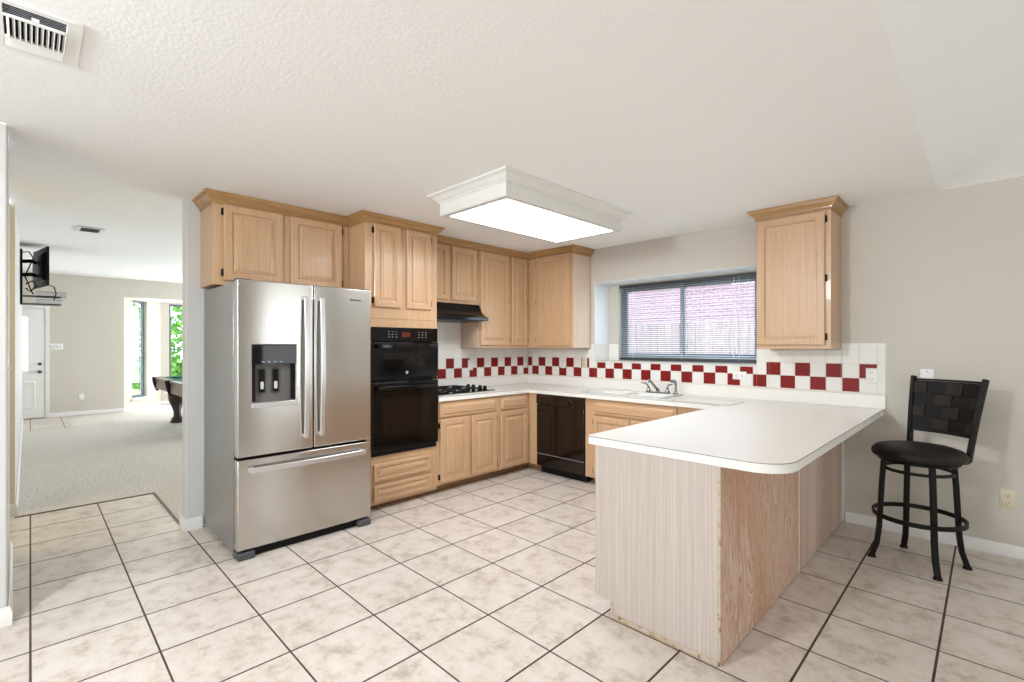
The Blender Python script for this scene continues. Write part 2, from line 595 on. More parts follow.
# ------------------------------------------------------------------ setting: walls
# window wall with a deep recess
b = MB()
b.frame(-1.25, 7.1, 0.0, 2.6, 1.049, 2.757, 1.183, 2.07, 0.0, 0.285, M['wall'])
b.frame(-1.25, 7.1, 0.0, 2.6, 1.185, 2.69, 1.20, 2.055, 0.285, 0.42, M['wall'])
struct(b.build('wall_window'))
b = MB().prism([(-0.12, -3.665), (0.0, -3.665), (0.0, -2.4), (XL, -2.4), (XL, -0.001), (-0.12, -0.001)], 0.0, CEIL + 0.02, M['wall_white'])
struct(b.build('wall_fridge', bevel=0.012, seg=3))
b = MB().prism([(0.79, -4.550), (-0.33, -4.567), (-0.33, -10.0), (0.79, -10.0)], 0.0, CEIL - 0.001, M['wall_white'])
struct(b.build('wall_left', bevel=0.01, seg=3))
b = MB()
b.prism([(-1.40, -4.8), (-1.40, -4.559), (-8.53, -4.579), (-8.53, -4.8)], 0.0, 2.76, M['wall_white'])
b.box(-1.3995, -1.385, -10.0, -4.560, 0.0, 2.53, M['wall_cream'])
struct(b.build('wall_hallway'))
b = MB().box(-1.4, 0.8, -10.1, -10.0, 0, 2.6, M['wall_cream'])
struct(b.build('wall_hall_end'))

# far living-room wall: door side, header over the bay, bay walls
BZ = 2.38
b = MB()
b.box(-8.65, -8.53, -4.8, -3.1, 0.0, 2.76, M['wall'])
b.box(-8.65, -8.53, -3.1, 1.3, BZ + 0.002, 2.76, M['wall'])
b.box(-8.65, -8.53, 1.3, 3.1, 0.0, 2.76, M['wall'])
struct(b.build('wall_far'))


def wall_run(name, p0, p1, z1, holes, mat_, thick=0.14):
    """wall from p0 to p1 (room on the right-hand side), one rectangular hole (s0,s1,z0,z1)"""
    d = Vector(p1) - Vector(p0)
    ln_ = d.length
    bb = MB()
    if holes:
        h = holes[0]
        bb.frame(0, ln_, 0, z1, h[0], h[1], h[2], h[3], 0, thick, mat_)
    else:
        bb.box(0, ln_, 0, thick, 0, z1, mat_)
    return struct(bb.build(name, loc=(p0[0], p0[1], 0), rotz=math.atan2(d.y, d.x)))


# local +y of each run points away from the room
BA, BB_, BC, BD = (-8.53, -3.1), (-9.46, -2.33), (-9.46, 0.53), (-8.53, 1.3)
wall_run('wall_bay_left', BA, BB_, BZ, [(0.235, 0.72, 0.24, 2.345)], M['wall'])
wall_run('wall_bay_middle', BB_, BC, BZ, [(0.16, 1.25, 0.42, 2.345)], M['wall'])
wall_run('wall_bay_right', BC, BD, BZ, [], M['wall'])
b = MB().box(-9.7, -8.655, -3.2, 1.4, BZ + 0.001, BZ + 0.1, M['ceiling'])
struct(b.build('ceiling_bay'))
b = MB().frame(-8.6, -1.15, 0, 2.76, -6.1, -2.9, 0.5, 2.3, 3.0, 3.12, M['wall'])
b.box(-1.25, -1.15, 0.43, 2.999, 0, 2.6, M['wall'])
struct(b.build('wall_living_side'))
b = MB()
b.box(7.0, 7.1, -10.1, 0.4, 0, 3.6, M['wall'])
struct(b.build('wall_right'))
b = MB().box(0.79, 7.1, -10.1, -10.0, 0, 3.6, M['wall'])
struct(b.build('wall_back'))

# oak door added out of view for a warm streak in the fridge reflection
b = MB()
b.box(6.95, 6.999, -3.0, -2.1, 0.002, 2.05, M['oak_dark'])
b.frame(-3.08, -2.02, 0.002, 2.13, -3.0, -2.1, 0.002, 2.05, -6.999, -6.965, M['trim'])
b.v = b.v[:8] + [(-p[1], p[0], p[2]) for p in b.v[8:]]
struct(b.build('reflection_door'), 'plain oak door added on the right wall for the fridge reflection', 'door')
# unseen window frames added round the back fill lights
for k, (x0, x1, z0, z1) in enumerate([(1.05, 4.15, 0.35, 2.42), (4.65, 6.55, 0.5, 2.4)]):
    b = MB().frame(x0, x1, z0, z1, x0 + 0.06, x1 - 0.06, z0 + 0.06, z1 - 0.06, -9.998, -9.9, M['trim'])
    struct(b.build('window_%d' % (5 + k)))

# ceilings
RX = 3.94
b = MB()
b.prism([(RX, 0.05), (RX, -10.05), (0.79, -10.05), (0.79, -4.557), (0.42, -4.557), (0.0, -3.665), (-0.1, -3.66), (-0.1, 0.05)], CEIL, CEIL + 0.08, M['ceiling'])
struct(b.build('ceiling'))
# vaulted part over the breakfast corner: side slope and a hip slope along the window wall
SL = 0.36
b = MB()
far = 3.06
b.add([(RX, 0, CEIL), (RX, -10.05, CEIL), (RX + far, -10.05, CEIL + SL * far), (RX + far, -far, CEIL + SL * far)], [(0, 1, 2, 3)], M['ceiling'])
b.add([(RX, 0, CEIL), (RX + far, -far, CEIL + SL * far), (RX + far, 0, CEIL)], [(0, 1, 2)], M['ceiling'])
struct(b.build('ceiling_vault', smooth=2))
# living-room ceiling rising gently to the bay
b = MB()
X0 = -5.5
zc = lambda x: CEIL + 0.3 * max(0.0, -x) / 5.5
b.add([(x, y, zc(x)) for x, y in ((0.0, -4.6), (0.0, 0.1), (-1.2, 0.1), (-1.2, 3.1), (X0, 3.1), (X0, -4.6))], [(0, 1, 2, 3, 4, 5)], M['ceiling'])
b.add([(0.0, -4.6, CEIL), (0.42, -4.557, CEIL), (0.0, -3.665, CEIL)], [(0, 1, 2)], M['ceiling'])
b.add([(X0, 3.1, 2.75), (X0, -4.6, 2.75), (-8.6, -4.6, 2.75), (-8.6, 3.1, 2.75)], [(0, 1, 2, 3)], M['ceiling'])
b.box(-1.5, 0.0, -10.1, -4.59, CEIL + 0.001, CEIL + 0.06, M['ceiling'])
struct(b.build('ceiling_living', smooth=2))

# baseboards
BB = [(0, 0), (0.014, 0), (0.014, 0.055), (0.008, 0.066), (0.006, 0.078), (0, 0.08)]


def baseboard(name, path, h=1.0, m_='trim'):
    bb = MB()
    bb.sweep(path, [(o, z * h) for o, z in BB], M[m_], 0.001)
    struct(bb.build(name))


baseboard('baseboard_window', [(3.40, -0.001), (7.0, -0.001)])
baseboard('baseboard_fridge', [(-0.122, -1.0), (-0.122, -3.667), (0.002, -3.667), (0.002, -3.56)][1:], 1.15)
baseboard('baseboard_left', [(-0.33, -4.565), (0.792, -4.548), (0.792, -9.9)][::-1], 1.15)
baseboard('baseboard_hallway', [(-1.383, -9.5), (-1.383, -4.557), (-8.5, -4.577)], 1.15)
baseboard('baseboard_far', [(-8.528, -4.26), (-8.528, -3.1), (BB_[0] + 0.002, BB_[1]), (BB_[0] + 0.002, 0.5)], 1.0)


# ------------------------------------------------------------------ backsplash tiles
def tiles(bb, cells, frame_fn):
    for (a0, a1, z0, z1, mm) in cells:
        g = 0.0016
        frame_fn(a0 + g, a1 - g, z0 + g, z1 - g, mm)


PX = 0.1091
ROWS = [(1.003, 1.011), (1.012, 1.118), (1.118, 1.228), (1.228, 1.336), (1.336, 1.386)]
bW = MB()


def w_region(xa, xb, zmax):
    bW.box(xa, xb, -0.004, 0.0, 1.0, zmax, M['grout'])
    n = -2
    while 0.107 + PX * n < xb:
        x0, x1 = 0.107 + PX * n, 0.107 + PX * (n + 1)
        if n == 31:
            x1 = 3.598
        if n == 32:
            x0, x1 = 3.598, 3.65
        for r, (z0, z1) in enumerate(ROWS):
            a0, a1, c0, c1 = max(x0, xa), min(x1, xb), z0, min(z1, zmax)
            if a1 - a0 < 0.006 or c1 - c0 < 0.006:
                continue
            red = (r == 1 and n % 2 == 0 or r == 2 and n % 2 != 0) and n < 32
            g = 0.0016
            bW.box(a0 + g, a1 - g, -0.008, -0.003, c0 + g, c1 - g, M['tile_r'] if red else M['tile_w'])
        n += 1


w_region(0.038, 1.002, 1.336)
w_region(1.002, 1.049, 1.386)
w_region(1.049, 2.757, 1.183)
w_region(2.757, 2.856, 1.386)
w_region(2.856, 3.372, 1.336)
w_region(3.372, 3.65, 1.386)
# sill and reveal tiles of the window recess
for k in range(16):
    x0 = 1.051 + k * 0.1066
    bW.box(x0 + 0.001, x0 + 0.1056, -0.008, 0.285, 1.184, 1.192, M['tile_w'])
for k, (y0, y1) in enumerate([(0.002, 0.10), (0.10, 0.205), (0.205, 0.283)]):
    bW.box(1.050, 1.056, y0 + 0.001, y1 - 0.001, 1.194, 1.386, M['tile_w'])
for k, (x0, x1) in enumerate([(1.057, 1.12), (1.12, 1.183)]):
    bW.box(x0 + 0.001, x1 - 0.001, 0.278, 0.284, 1.194, 1.386, M['tile_w'])
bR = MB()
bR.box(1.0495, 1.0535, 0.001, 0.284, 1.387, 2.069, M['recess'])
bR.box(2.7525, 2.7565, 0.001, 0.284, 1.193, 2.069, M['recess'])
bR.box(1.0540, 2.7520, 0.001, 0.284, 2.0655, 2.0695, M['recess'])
struct(bR.build('trim_4'), 'white lining of the kitchen window recess', 'trim')  # thin boards, whiter than the wall, over recess sides and head
struct(bW.build('trim_2'), 'white and red checker tile backsplash below the kitchen window', 'backsplash')

bL = MB()
PL = 0.1105


def l_region(ya, yb, zmax):
    bL.box(XL, XL + 0.004, ya, yb, 1.0, zmax, M['grout'])
    n = 0
    while True:
        y1 = -0.008 if n == 0 else -0.092 - PL * (n - 1)
        y0 = -0.092 - PL * n
        if y1 < ya:
            break
        rows = ROWS[:4] + [(1.336, 1.446), (1.446, 1.556), (1.556, 1.666)]
        for r, (z0, z1) in enumerate(rows):
            a0, a1, c1 = max(y0, ya), min(y1, yb), min(z1, zmax)
            if a1 - a0 < 0.006 or c1 - z0 < 0.006:
                continue
            red = r == 1 and n % 2 == 0 or r == 2 and n % 2 == 1
            g = 0.0016
            bL.box(XL + 0.003, XL + 0.008, a0 + g, a1 - g, z0 + g, c1 - g, M['tile_r'] if red else M['tile_w'])
        n += 1


l_region(-1.10, -0.008, 1.338)
l_region(-1.838, -1.10, 1.63)
struct(bL.build('trim_3'), 'white and red checker tile backsplash behind the cooktop', 'backsplash')

# ------------------------------------------------------------------ cabinets
FW = 0.052
T_ = 0.022


def raised(fw=FW):
    return [(0.006, 0), (0.006, -0.007), (0, -0.008), (0, -0.016), (0.006, -T_), (fw, -T_), (fw + 0.003, -T_ + 0.010), (fw + 0.012, -T_ + 0.012), (fw + 0.013, -T_ + 0.008), (fw + 0.040, -T_ + 0.0005)]


FLAT = [(0.006, 0), (0.006, -0.007), (0, -0.008), (0, -0.016), (0.006, -T_), (0.046, -T_), (0.050, -T_ - 0.004), (0.060, -T_ - 0.004), (0.064, -T_ + 0.007), (0.070, -T_ + 0.007)]
DRW = [(0.006, 0), (0.006, -0.005), (0, -0.006), (0, -0.010), (0.004, -0.013), (0.017, -0.013), (0.019, -0.011), (0.033, -0.021), (0.036, -0.022)]
CROWN = [(0.0, -0.012), (0.007, -0.012), (0.007, 0.004), (0.011, 0.005), (0.012, 0.012), (0.020, 0.018), (0.030, 0.028), (0.038, 0.040), (0.039, 0.046), (0.045, 0.047), (0.046, 0.053), (0.052, 0.054), (0.052, 0.067), (0.0, 0.067)]
CZ = 2.382


def door(root, x0, x1, z0, z1, hside, style='raised', nh=2, name='door'):
    bb = MB()
    prof = FLAT if style == 'flat' else (DRW if style == 'drawer' else raised(0.026) if style == 'rdrawer' else raised(FW if x1 - x0 > 0.3 else 0.046))
    prof = [(i, y - 0.001) for i, y in prof]
    bb.panel(x0, x1, z0, z1, prof, M['oakx'] if 'drawer' in style else M['oak'])
    d = bb.build(name, root, smooth=10)
    if hside:
        zs = [z0 + 0.055, z1 - 0.055] if nh == 2 else [z0 + 0.06, (z0 + z1) / 2, z1 - 0.06]
        for z in zs:
            h = MB()
            s_ = -1 if hside == 'l' else 1
            xe = x0 if hside == 'l' else x1
            h.box(min(xe, xe + s_ * 0.014), max(xe, xe + s_ * 0.014), -0.006, -0.0005, z - 0.024, z + 0.024, M['hinge'])
            h.cyl((xe + s_ * 0.003, -0.012, z - 0.026), (xe + s_ * 0.003, -0.012, z + 0.026), 0.0055, M['hinge'], n=8)
            h.build('hinge', d)
    return d


def cabinet(label, loc, rotz, w, d, z0, z1, doors=(), drawers=(), crown=None, toe=None, group=None, hole=None, fill=None, dstyle='drawer', side=None):
    root = thing('kitchen_cabinet', label, 'cabinet', loc, rotz, group)
    bb = MB()
    if hole:
        hx0, hx1, hz0, hz1, hd = hole
        bb.frame(0, w, z0, z1, hx0, hx1, hz0, hz1, 0, hd, M['oak'])
        bb.box(0, w, hd, d, z0, z1, M['oak'])
    else:
        bb.box(0, w, 0, d, z0, z1, M['oak'])
    if fill:
        fill(bb)
    bb.build('cabinet_body', root, bevel=0.0015, seg=1)
    for a in doors:
        door(root, *a)
    for (x0, x1, a0, a1) in drawers:
        door(root, x0, x1, a0, a1, None, dstyle, name='drawer_front')
    if side:
        MB().box(*side, M['side']).build('side_panel', root)['label'] = 'pale side panel'
    if crown:
        path, k0, k1 = crown
        MB().sweep(path, CROWN, M['oak_dark'], CZ, k0, k1).build('crown_molding', root, smooth=10)
    if toe:
        t0, t1 = toe
        MB().box(t0, t1, 0.078, min(d, 0.3), 0.001, z0 - 0.0005, M['toe']).build('toe_kick', root)
    return root


G1, G2 = 'oak wall cabinets', 'oak base cabinets'
# above the fridge
Y0 = -3.572
cabinet('oak wall cabinet with two doors above the refrigerator', (0.33, Y0, 0), L90, 1.012, 0.326, 1.80, CZ,
        doors=[(0.068, 0.472, 1.832, 2.374, 'l'), (0.53, 0.945, 1.832, 2.374, 'r')],
        crown=([(0, 0.326), (0, 0), (1.016, 0)], 0, -1), group=G1)
# tall oven cabinet
Y0 = -2.556
cabinet('tall oak cabinet holding the double wall oven with two drawers below', (0.60, Y0, 0), L90, 0.716, 0.569, 0.05, CZ,
        doors=[(0.075, 0.328, 1.688, 2.374, 'l'), (0.388, 0.642, 1.688, 2.374, 'r')],
        drawers=[(0.07, 0.642, 0.245, 0.388), (0.07, 0.642, 0.078, 0.212)],
        crown=([(0, 0.270), (0, 0), (0.716, 0), (0.716, 0.270)], -1, -1), toe=(0, 0.716), group=G1,
        hole=(0.06, 0.68, 0.47, 1.50, 0.45), dstyle='rdrawer',
        fill=lambda bb: bb.box(0.03, 0.686, -0.003, 0.0, 1.592, 1.596, M['oak_dark']))
# over the hood
Y0 = -1.838
cabinet('short oak wall cabinet with two doors above the black range hood', (0.33, Y0, 0), L90, 0.736, 0.299, 1.80, CZ,
        doors=[(0.04, 0.322, 1.828, 2.374, 'l'), (0.37, 0.706, 1.828, 2.374, 'r')],
        crown=([(-0.002, 0), (0.736, 0)], -1, 0), group=G1)
# between hood and corner
Y0 = -1.101
cabinet('tall oak wall cabinet between the range hood and the corner', (0.33, Y0, 0), L90, 0.770, 0.299, 1.342, CZ,
        doors=[(0.022, 0.448, 1.370, 2.374, 'r', 'raised', 3), (0.494, 0.752, 1.370, 2.374, 'r', 'raised', 3)],
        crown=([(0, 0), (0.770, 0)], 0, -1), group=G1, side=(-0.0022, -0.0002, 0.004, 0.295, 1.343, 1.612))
# corner cabinet on the window wall
cabinet('single-door oak wall cabinet between the corner and the window', (0.032, -0.33, 0), 0, 0.968, 0.319, 1.342, CZ,
        doors=[(0.446, 0.930, 1.370, 2.374, 'l', 'flat', 3)],
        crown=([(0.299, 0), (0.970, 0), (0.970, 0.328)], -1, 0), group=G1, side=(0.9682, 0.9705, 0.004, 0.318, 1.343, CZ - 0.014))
# right of the window
cabinet('single-door oak wall cabinet hanging right of the window by itself', (2.858, -0.33, 0), 0, 0.512, 0.319, 1.342, CZ,
        doors=[(0.008, 0.476, 1.372, 2.362, 'r', 'flat', 3)],
        crown=([(0, 0.328), (0, 0), (0.512, 0), (0.512, 0.328)], 0, 0), group=G1)

# base cabinets
CT, CB = 0.897, 0.855
TOPB = CB - 0.001
Y0 = -1.838
cabinet('oak base cabinet with two doors below the gas cooktop', (0.60, Y0, 0), L90, 0.766, 0.567, 0.078, TOPB,
        doors=[(0.026, 0.368, 0.100, 0.684, 'l'), (0.407, 0.743, 0.100, 0.684, 'r')],
        drawers=[(0.022, 0.738, 0.703, 0.836)], toe=(0, 0.766), group=G2)
Y0 = -1.071
cabinet('oak base cabinet with one door and one drawer beside the dishwasher corner', (0.60, Y0, 0), L90, 0.471, 0.567, 0.078, TOPB,
        doors=[(0.032, 0.432, 0.095, 0.684, 'r')], drawers=[(0.032, 0.428, 0.700, 0.836)], toe=(0, 0.548), group=G2,
        fill=lambda bb: bb.box(0.471, 1.05, -0.125, 0.567, 0.078, TOPB, M['oak']) if False else (bb.box(0.471, 0.60, -0.126, -0.001, 0.078, TOPB, M['oak']), bb.box(0.549, 0.60, -0.12, 0.077, 0.001, 0.0775, M['toe'])))


def sinkfill(bb):
    pass


cabinet('oak sink base cabinet with hinged doors right of the dishwasher', (1.362, -0.60, 0), 0, 1.385, 0.565, 0.078, 0.70,
        doors=[(0.105, 0.50, 0.100, 0.684, 'l'), (0.52, 0.92, 0.100, 0.684, 'r')],
        drawers=[(0.105, 0.955, 0.703, 0.836)], toe=(0.04, 1.385), group=G2,
        fill=lambda bb: (bb.box(0, 1.385, 0, 0.02, 0.70, TOPB, M['oak']), bb.box(0, 0.02, 0.02, 0.565, 0.70, TOPB, M['oak'])))

# peninsula
PY = -2.408
pen = thing('peninsula_cabinet', 'pickled wood peninsula base below the long white counter', 'cabinet', (0, 0, 0))
b = MB()
b.box(2.775, 3.372, PY + 0.012, -0.002, 0.080, TOPB, M['oak'])
b.box(2.85, 3.372, PY + 0.012, -0.002, 0.001, 0.080, M['toe'])
b.build('cabinet_body', pen)
b = MB()
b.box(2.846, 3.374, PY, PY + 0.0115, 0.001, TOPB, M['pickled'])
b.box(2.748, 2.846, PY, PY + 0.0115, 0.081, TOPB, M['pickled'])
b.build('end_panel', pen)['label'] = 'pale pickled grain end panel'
b = MB().box(3.3725, 3.384, PY + 0.012, -1.232, 0.004, TOPB, M['ply'])
b.build('back_panel', pen)['label'] = 'strongly grained pinkish plywood panel'
b = MB().box(3.3725, 3.381, -1.216, -0.425, 0.004, TOPB, M['ply_pale'])
b.build('back_panel', pen)['label'] = 'smooth pale plywood panel'
b = MB().box(3.3725, 3.381, -0.413, -0.018, 0.004, TOPB, M['ply_pale'])
b.build('back_panel', pen)['label'] = 'narrow pale plywood panel next to the wall'
MB().box(3.3725, 3.387, -1.231, -1.217, 0.004, TOPB, M['trim']).build('seam_strip', pen)
MB().box(3.3725, 3.383, -0.424, -0.414, 0.004, TOPB, M['chip']).build('seam_strip', pen)
MB().box(3.3725, 3.392, -0.017, -0.002, 0.004, TOPB, M['trim']).build('seam_strip', pen)
MB().box(2.846, 3.376, PY - 0.007, PY - 0.0005, 0.001, 0.022, M['chip']).build('base_strip', pen, bevel=0.002)
MB().box(2.842, 2.856, PY - 0.005, PY - 0.0005, 0.022, 0.081, M['chip']).build('base_strip', pen, bevel=0.002)
MB().box(3.374, 3.3875, PY - 0.004, PY + 0.0115, 0.0225, TOPB, M['chip']).build('corner_strip', pen, bevel=0.003)
for (y0, y1, side) in [(-2.36, -1.95, 'a'), (-1.91, -1.50, 'b'), (-1.44, -1.0, 'a')]:
    d = MB()
    rings = [[(2.774 + y, y0 + i, 0.10 + i), (2.774 + y, y1 - i, 0.10 + i), (2.774 + y, y1 - i, 0.684 - i), (2.774 + y, y0 + i, 0.684 - i)] for i, y in raised()]
    d.loops(rings, M['oak'])
    dd = d.build('door', pen, smooth=10)
    ye = y0 if side == 'a' else y1
    for z in (0.16, 0.62):
        h = MB().box(2.760, 2.7735, ye - 0.014 if side == 'a' else ye, ye if side == 'a' else ye + 0.014, z - 0.024, z + 0.024, M['hinge'])
        h.build('hinge', dd)
    d = MB()
    rings = [[(2.774 + y, y0 + i, 0.703 + i), (2.774 + y, y1 - i, 0.703 + i), (2.774 + y, y1 - i, 0.836 - i), (2.774 + y, y0 + i, 0.836 - i)] for i, y in DRW]
    d.loops(rings, M['oakx'])
    d.build('drawer_front', pen, smooth=10)

# ------------------------------------------------------------------ countertop
CR, CRx, CRy = 0.15, 3.638, -2.414
arc = [(CRx - CR + CR * math.cos(t), CRy + CR + CR * math.sin(t)) for t in (R(-90 + 90 * i / 14) for i in range(15))]
outline = [(XL + 0.012, -1.836), (0.632, -1.836), (0.632, -0.633), (2.697, -0.633), (2.697, CRy + 0.015), (2.712, CRy)] + arc + [(CRx, -0.012), (XL + 0.012, -0.012)]
SX0, SX1, SY0, SY1 = 1.24, 2.14, -0.53, -0.09
hole = [(SX0 + 0.03, SY0 + 0.03), (SX1 - 0.03, SY0 + 0.03), (SX1 - 0.03, SY1 - 0.03), (SX0 + 0.03, SY1 - 0.03)]
ct = thing('countertop', 'white laminate U-shaped countertop with short backsplash lip', 'countertop', (0, 0, 0))
b = MB()
b.prism(outline, CB, CT, M['white_lam'], [hole])
b.build('counter_slab', ct, smooth=25)
off = [(x, y) for x, y in outline]
b = MB()
edge = [(0.632, -1.836), (0.632, -0.633), (2.697, -0.633), (2.697, CRy + 0.015), (2.712, CRy)] + arc + [(CRx, -0.012)]
b.sweep(edge, [(0.0, 0.0), (0.0012, 0.0), (0.0012, 0.0026), (0.0, 0.0026)], M['seam'], CT - 0.0042)
b.build('edge_seam', ct)
b = MB()
b.box(XL + 0.0005, XL + 0.020, -1.836, -0.020, CT + 0.0002, 1.0, M['white_lam'])
b.box(XL + 0.0005, 3.65, -0.020, -0.0005, CT + 0.0002, 1.0, M['white_lam'])
b.build('backsplash_lip', ct, bevel=0.003)

# inset cutting board in the peninsula
def rrect(x0, x1, y0, y1, r, n=5):
    pts = []
    for cx, cy, a in ((x1 - r, y0 + r, -90), (x1 - r, y1 - r, 0), (x0 + r, y1 - r, 90), (x0 + r, y0 + r, 180)):
        pts += [(cx + r * math.cos(R(a + 90 * i / n)), cy + r * math.sin(R(a + 90 * i / n))) for i in range(n + 1)]
    return pts


b = MB()
b.prism(rrect(2.25, 2.75, -0.60, -0.26, 0.03), CT + 0.0003, CT + 0.002, M['seam'], [rrect(2.253, 2.747, -0.597, -0.263, 0.028)])
b.prism(rrect(2.2535, 2.7465, -0.5965, -0.2635, 0.027), CT + 0.0003, CT + 0.0015, M['white_lam'])
tag(b.build('cutting_board'), 'flat white inset cutting board in the counter right of the sink', 'cutting board')

# ------------------------------------------------------------------ sink and faucet
sk = thing('kitchen_sink', 'white drop-in double sink set in the counter below the window', 'sink', (0, 0, CT))
b = MB()
mx_ = (SX0 + SX1) / 2
b1, b2 = rrect(SX0 + 0.045, mx_ - 0.015, SY0 + 0.045, SY1 - 0.10, 0.04), rrect(mx_ + 0.015, SX1 - 0.045, SY0 + 0.045, SY1 - 0.10, 0.04)
b.prism(rrect(SX0, SX1, SY0, SY1, 0.035), 0.0005, 0.008, M['enamel'], [b1, b2])
b.build('rim', sk, bevel=0.002)
MB().prism(rrect(SX0 - 0.004, SX1 + 0.004, SY0 - 0.004, SY1 + 0.004, 0.037), 0.0003, 0.004, M['rimline'], [rrect(SX0 + 0.001, SX1 - 0.001, SY0 + 0.001, SY1 - 0.001, 0.034)]).build('edge_ring', sk)
for bp in (b1, b2):
    b = MB()
    cx, cy = sum(p[0] for p in bp) / len(bp), sum(p[1] for p in bp) / len(bp)
    sh = lambda f: [(cx + (x - cx) * f, cy + (y - cy) * f) for x, y in bp]
    b.loops([[(x, y, z) for x, y in sh(f)] for f, z in ((1, 0.001), (0.97, -0.10), (0.88, -0.15))], M['enamel'], False, True)
    b.cyl((cx, cy, -0.1495), (cx, cy, -0.147), 0.04, M['chrome'])
    b.build('basin', sk)

fa = thing('kitchen_faucet', 'low chrome kitchen faucet with two lever handles on the sink', 'faucet', (1.90, -0.150, CT + 0.0085))
b = MB()
b.prism(rrect(-0.125, 0.125, -0.028, 0.028, 0.026), 0.0, 0.014, M['chrome'])
b.build('base_plate', fa, bevel=0.003)
b = MB()
b.cyl((0, 0, 0.014), (0, 0, 0.04), 0.018, M['chrome'])
b.tube([(0.0, 0.0, 0.03), (-0.004, -0.05, 0.065), (-0.01, -0.11, 0.112), (-0.014, -0.145, 0.130), (-0.016, -0.165, 0.126), (-0.017, -0.172, 0.108)], [0.014, 0.013, 0.012, 0.012, 0.012, 0.012], M['chrome'])
b.build('spout', fa)
for sx in (-1, 1):
    b = MB()
    b.lathe([(0.024, 0.014), (0.022, 0.026), (0.013, 0.036), (0.012, 0.05), (0.015, 0.056), (0.0, 0.06)], M['chrome'], (sx * 0.1, 0, 0), 16)
    b.tube([(sx * 0.1, 0, 0.05), (sx * 0.108, -0.008, 0.075), (sx * 0.13, -0.02, 0.09), (sx * 0.165, -0.03, 0.094)], [0.009, 0.008, 0.007, 0.006], M['chrome'], 8)
    b.build('lever_handle', fa)
sp = thing('sink_sprayer', 'upright chrome side sprayer right of the faucet', 'sprayer', (2.085, -0.150, CT + 0.0085))
MB().lathe([(0.026, 0), (0.025, 0.008), (0.014, 0.014), (0.013, 0.03), (0.016, 0.034)], M['chrome'], (0, 0, 0), 16).build('sprayer_base', sp)
b = MB().tube([(0, 0, 0.034), (0, 0, 0.075), (-0.001, -0.002, 0.10), (-0.004, -0.01, 0.118), (-0.012, -0.03, 0.126), (-0.02, -0.045, 0.122)], [0.011, 0.010, 0.013, 0.016, 0.017, 0.014], M['chrome'])
b.build('sprayer_head', sp)

# ------------------------------------------------------------------ gas cooktop
ck = thing('gas_cooktop', 'black gas cooktop set in the white counter below the hood', 'cooktop', (0.315, -1.41, CT))
b = MB()
b.prism(rrect(-0.235, 0.195, -0.40, 0.40, 0.02), 0.0003, 0.009, M['black_glass'])
b.build('cooktop_plate', ck, bevel=0.002)
for sx in (-0.115, 0.10):
    for sy in (-0.25, 0.04):
        b = MB()
        b.lathe([(0.05, 0.009), (0.05, 0.013), (0.036, 0.016), (0.034, 0.026), (0.028, 0.029), (0, 0.029)], M['iron'], (sx, sy, 0), 20)
        b.build('burner', ck)
for sy in (-0.25, 0.04):
    b = MB()
    for yy in (-0.125, 0.125):
        b.tube([(-0.205, sy + yy, 0.040), (0.175, sy + yy, 0.040)], 0, M['iron'], flat=(0.011, 0.012))
    for xx in (-0.205, -0.01, 0.175):
        b.tube([(xx, sy - 0.125, 0.040), (xx, sy + 0.125, 0.040)], 0, M['iron'], flat=(0.011, 0.012))
    for sx in (-0.115, 0.10):
        for dx, dy in ((1, 0), (-1, 0), (0, 1), (0, -1)):
            ex, ey = (0.10, 0.125)
            b.tube([(sx + dx * ex, sy + dy * ey, 0.040), (sx + dx * 0.028, sy + dy * 0.028, 0.044)], 0, M['iron'], flat=(0.010, 0.013))
    for xx in (-0.205, 0.175):
        for yy in (-0.125, 0.125):
            b.cyl((xx, sy + yy, 0.009), (xx, sy + yy, 0.036), 0.008, M['iron'], n=8)
    b.build('grate', ck)
for kx in (-0.14, -0.055, 0.055, 0.13):
    b = MB()
    b.lathe([(0.027, 0.009), (0.027, 0.014), (0.021, 0.016), (0.019, 0.044), (0.014, 0.048), (0, 0.048)], M['black_satin'], (kx, 0.30, 0), 16)
    b.box(kx - 0.017, kx + 0.017, 0.296, 0.304, 0.03, 0.053, M['black_satin'])
    b.build('knob', ck)

# ------------------------------------------------------------------ range hood
hd = thing('range_hood', 'black under-cabinet range hood with flared front', 'range hood', (XL + 0.009, -1.832, 0))
b = MB()
hp = [(0.0, 1.622), (0.452, 1.622), (0.457, 1.627), (0.457, 1.655), (0.44, 1.662), (0.395, 1.684), (0.352, 1.718), (0.322, 1.762), (0.312, 1.798), (0.0, 1.798)]
b.loops([[(x, y, z) for x, z in hp] for y in (0.0, 0.728)], M['black'])
b.build('hood_shell', hd, bevel=0.002)
b = MB().box(0.06, 0.42, 0.06, 0.67, 1.616, 1.6215, M['grey_plastic'])
b.build('filter', hd)

# ------------------------------------------------------------------ double wall oven
ov = thing('wall_oven', 'black built-in microwave and oven combination in the tall cabinet', 'oven', (0.60, -2.556, 0), L90)
OX0, OX1 = 0.052, 0.708
b = MB().box(0.075, 0.665, 0.004, 0.43, 0.485, 1.485, M['black_satin'])
b.build('oven_body', ov)
b = MB().box(OX0, OX1, -0.022, -0.001, 1.400, 1.522, M['black'])
cp = b.build('control_panel', ov, bevel=0.003)
MB().box(0.335, 0.415, -0.0232, -0.0221, 1.443, 1.482, M['clock']).build('clock_display', cp)
for gx in (0.20, 0.50):
    for i in range(3):
        for j in range(3):
            MB().box(gx + i * 0.036, gx + i * 0.036 + 0.014, -0.0228, -0.0221, 1.438 + j * 0.022, 1.4425 + j * 0.022, M['print']).build('button', cp)


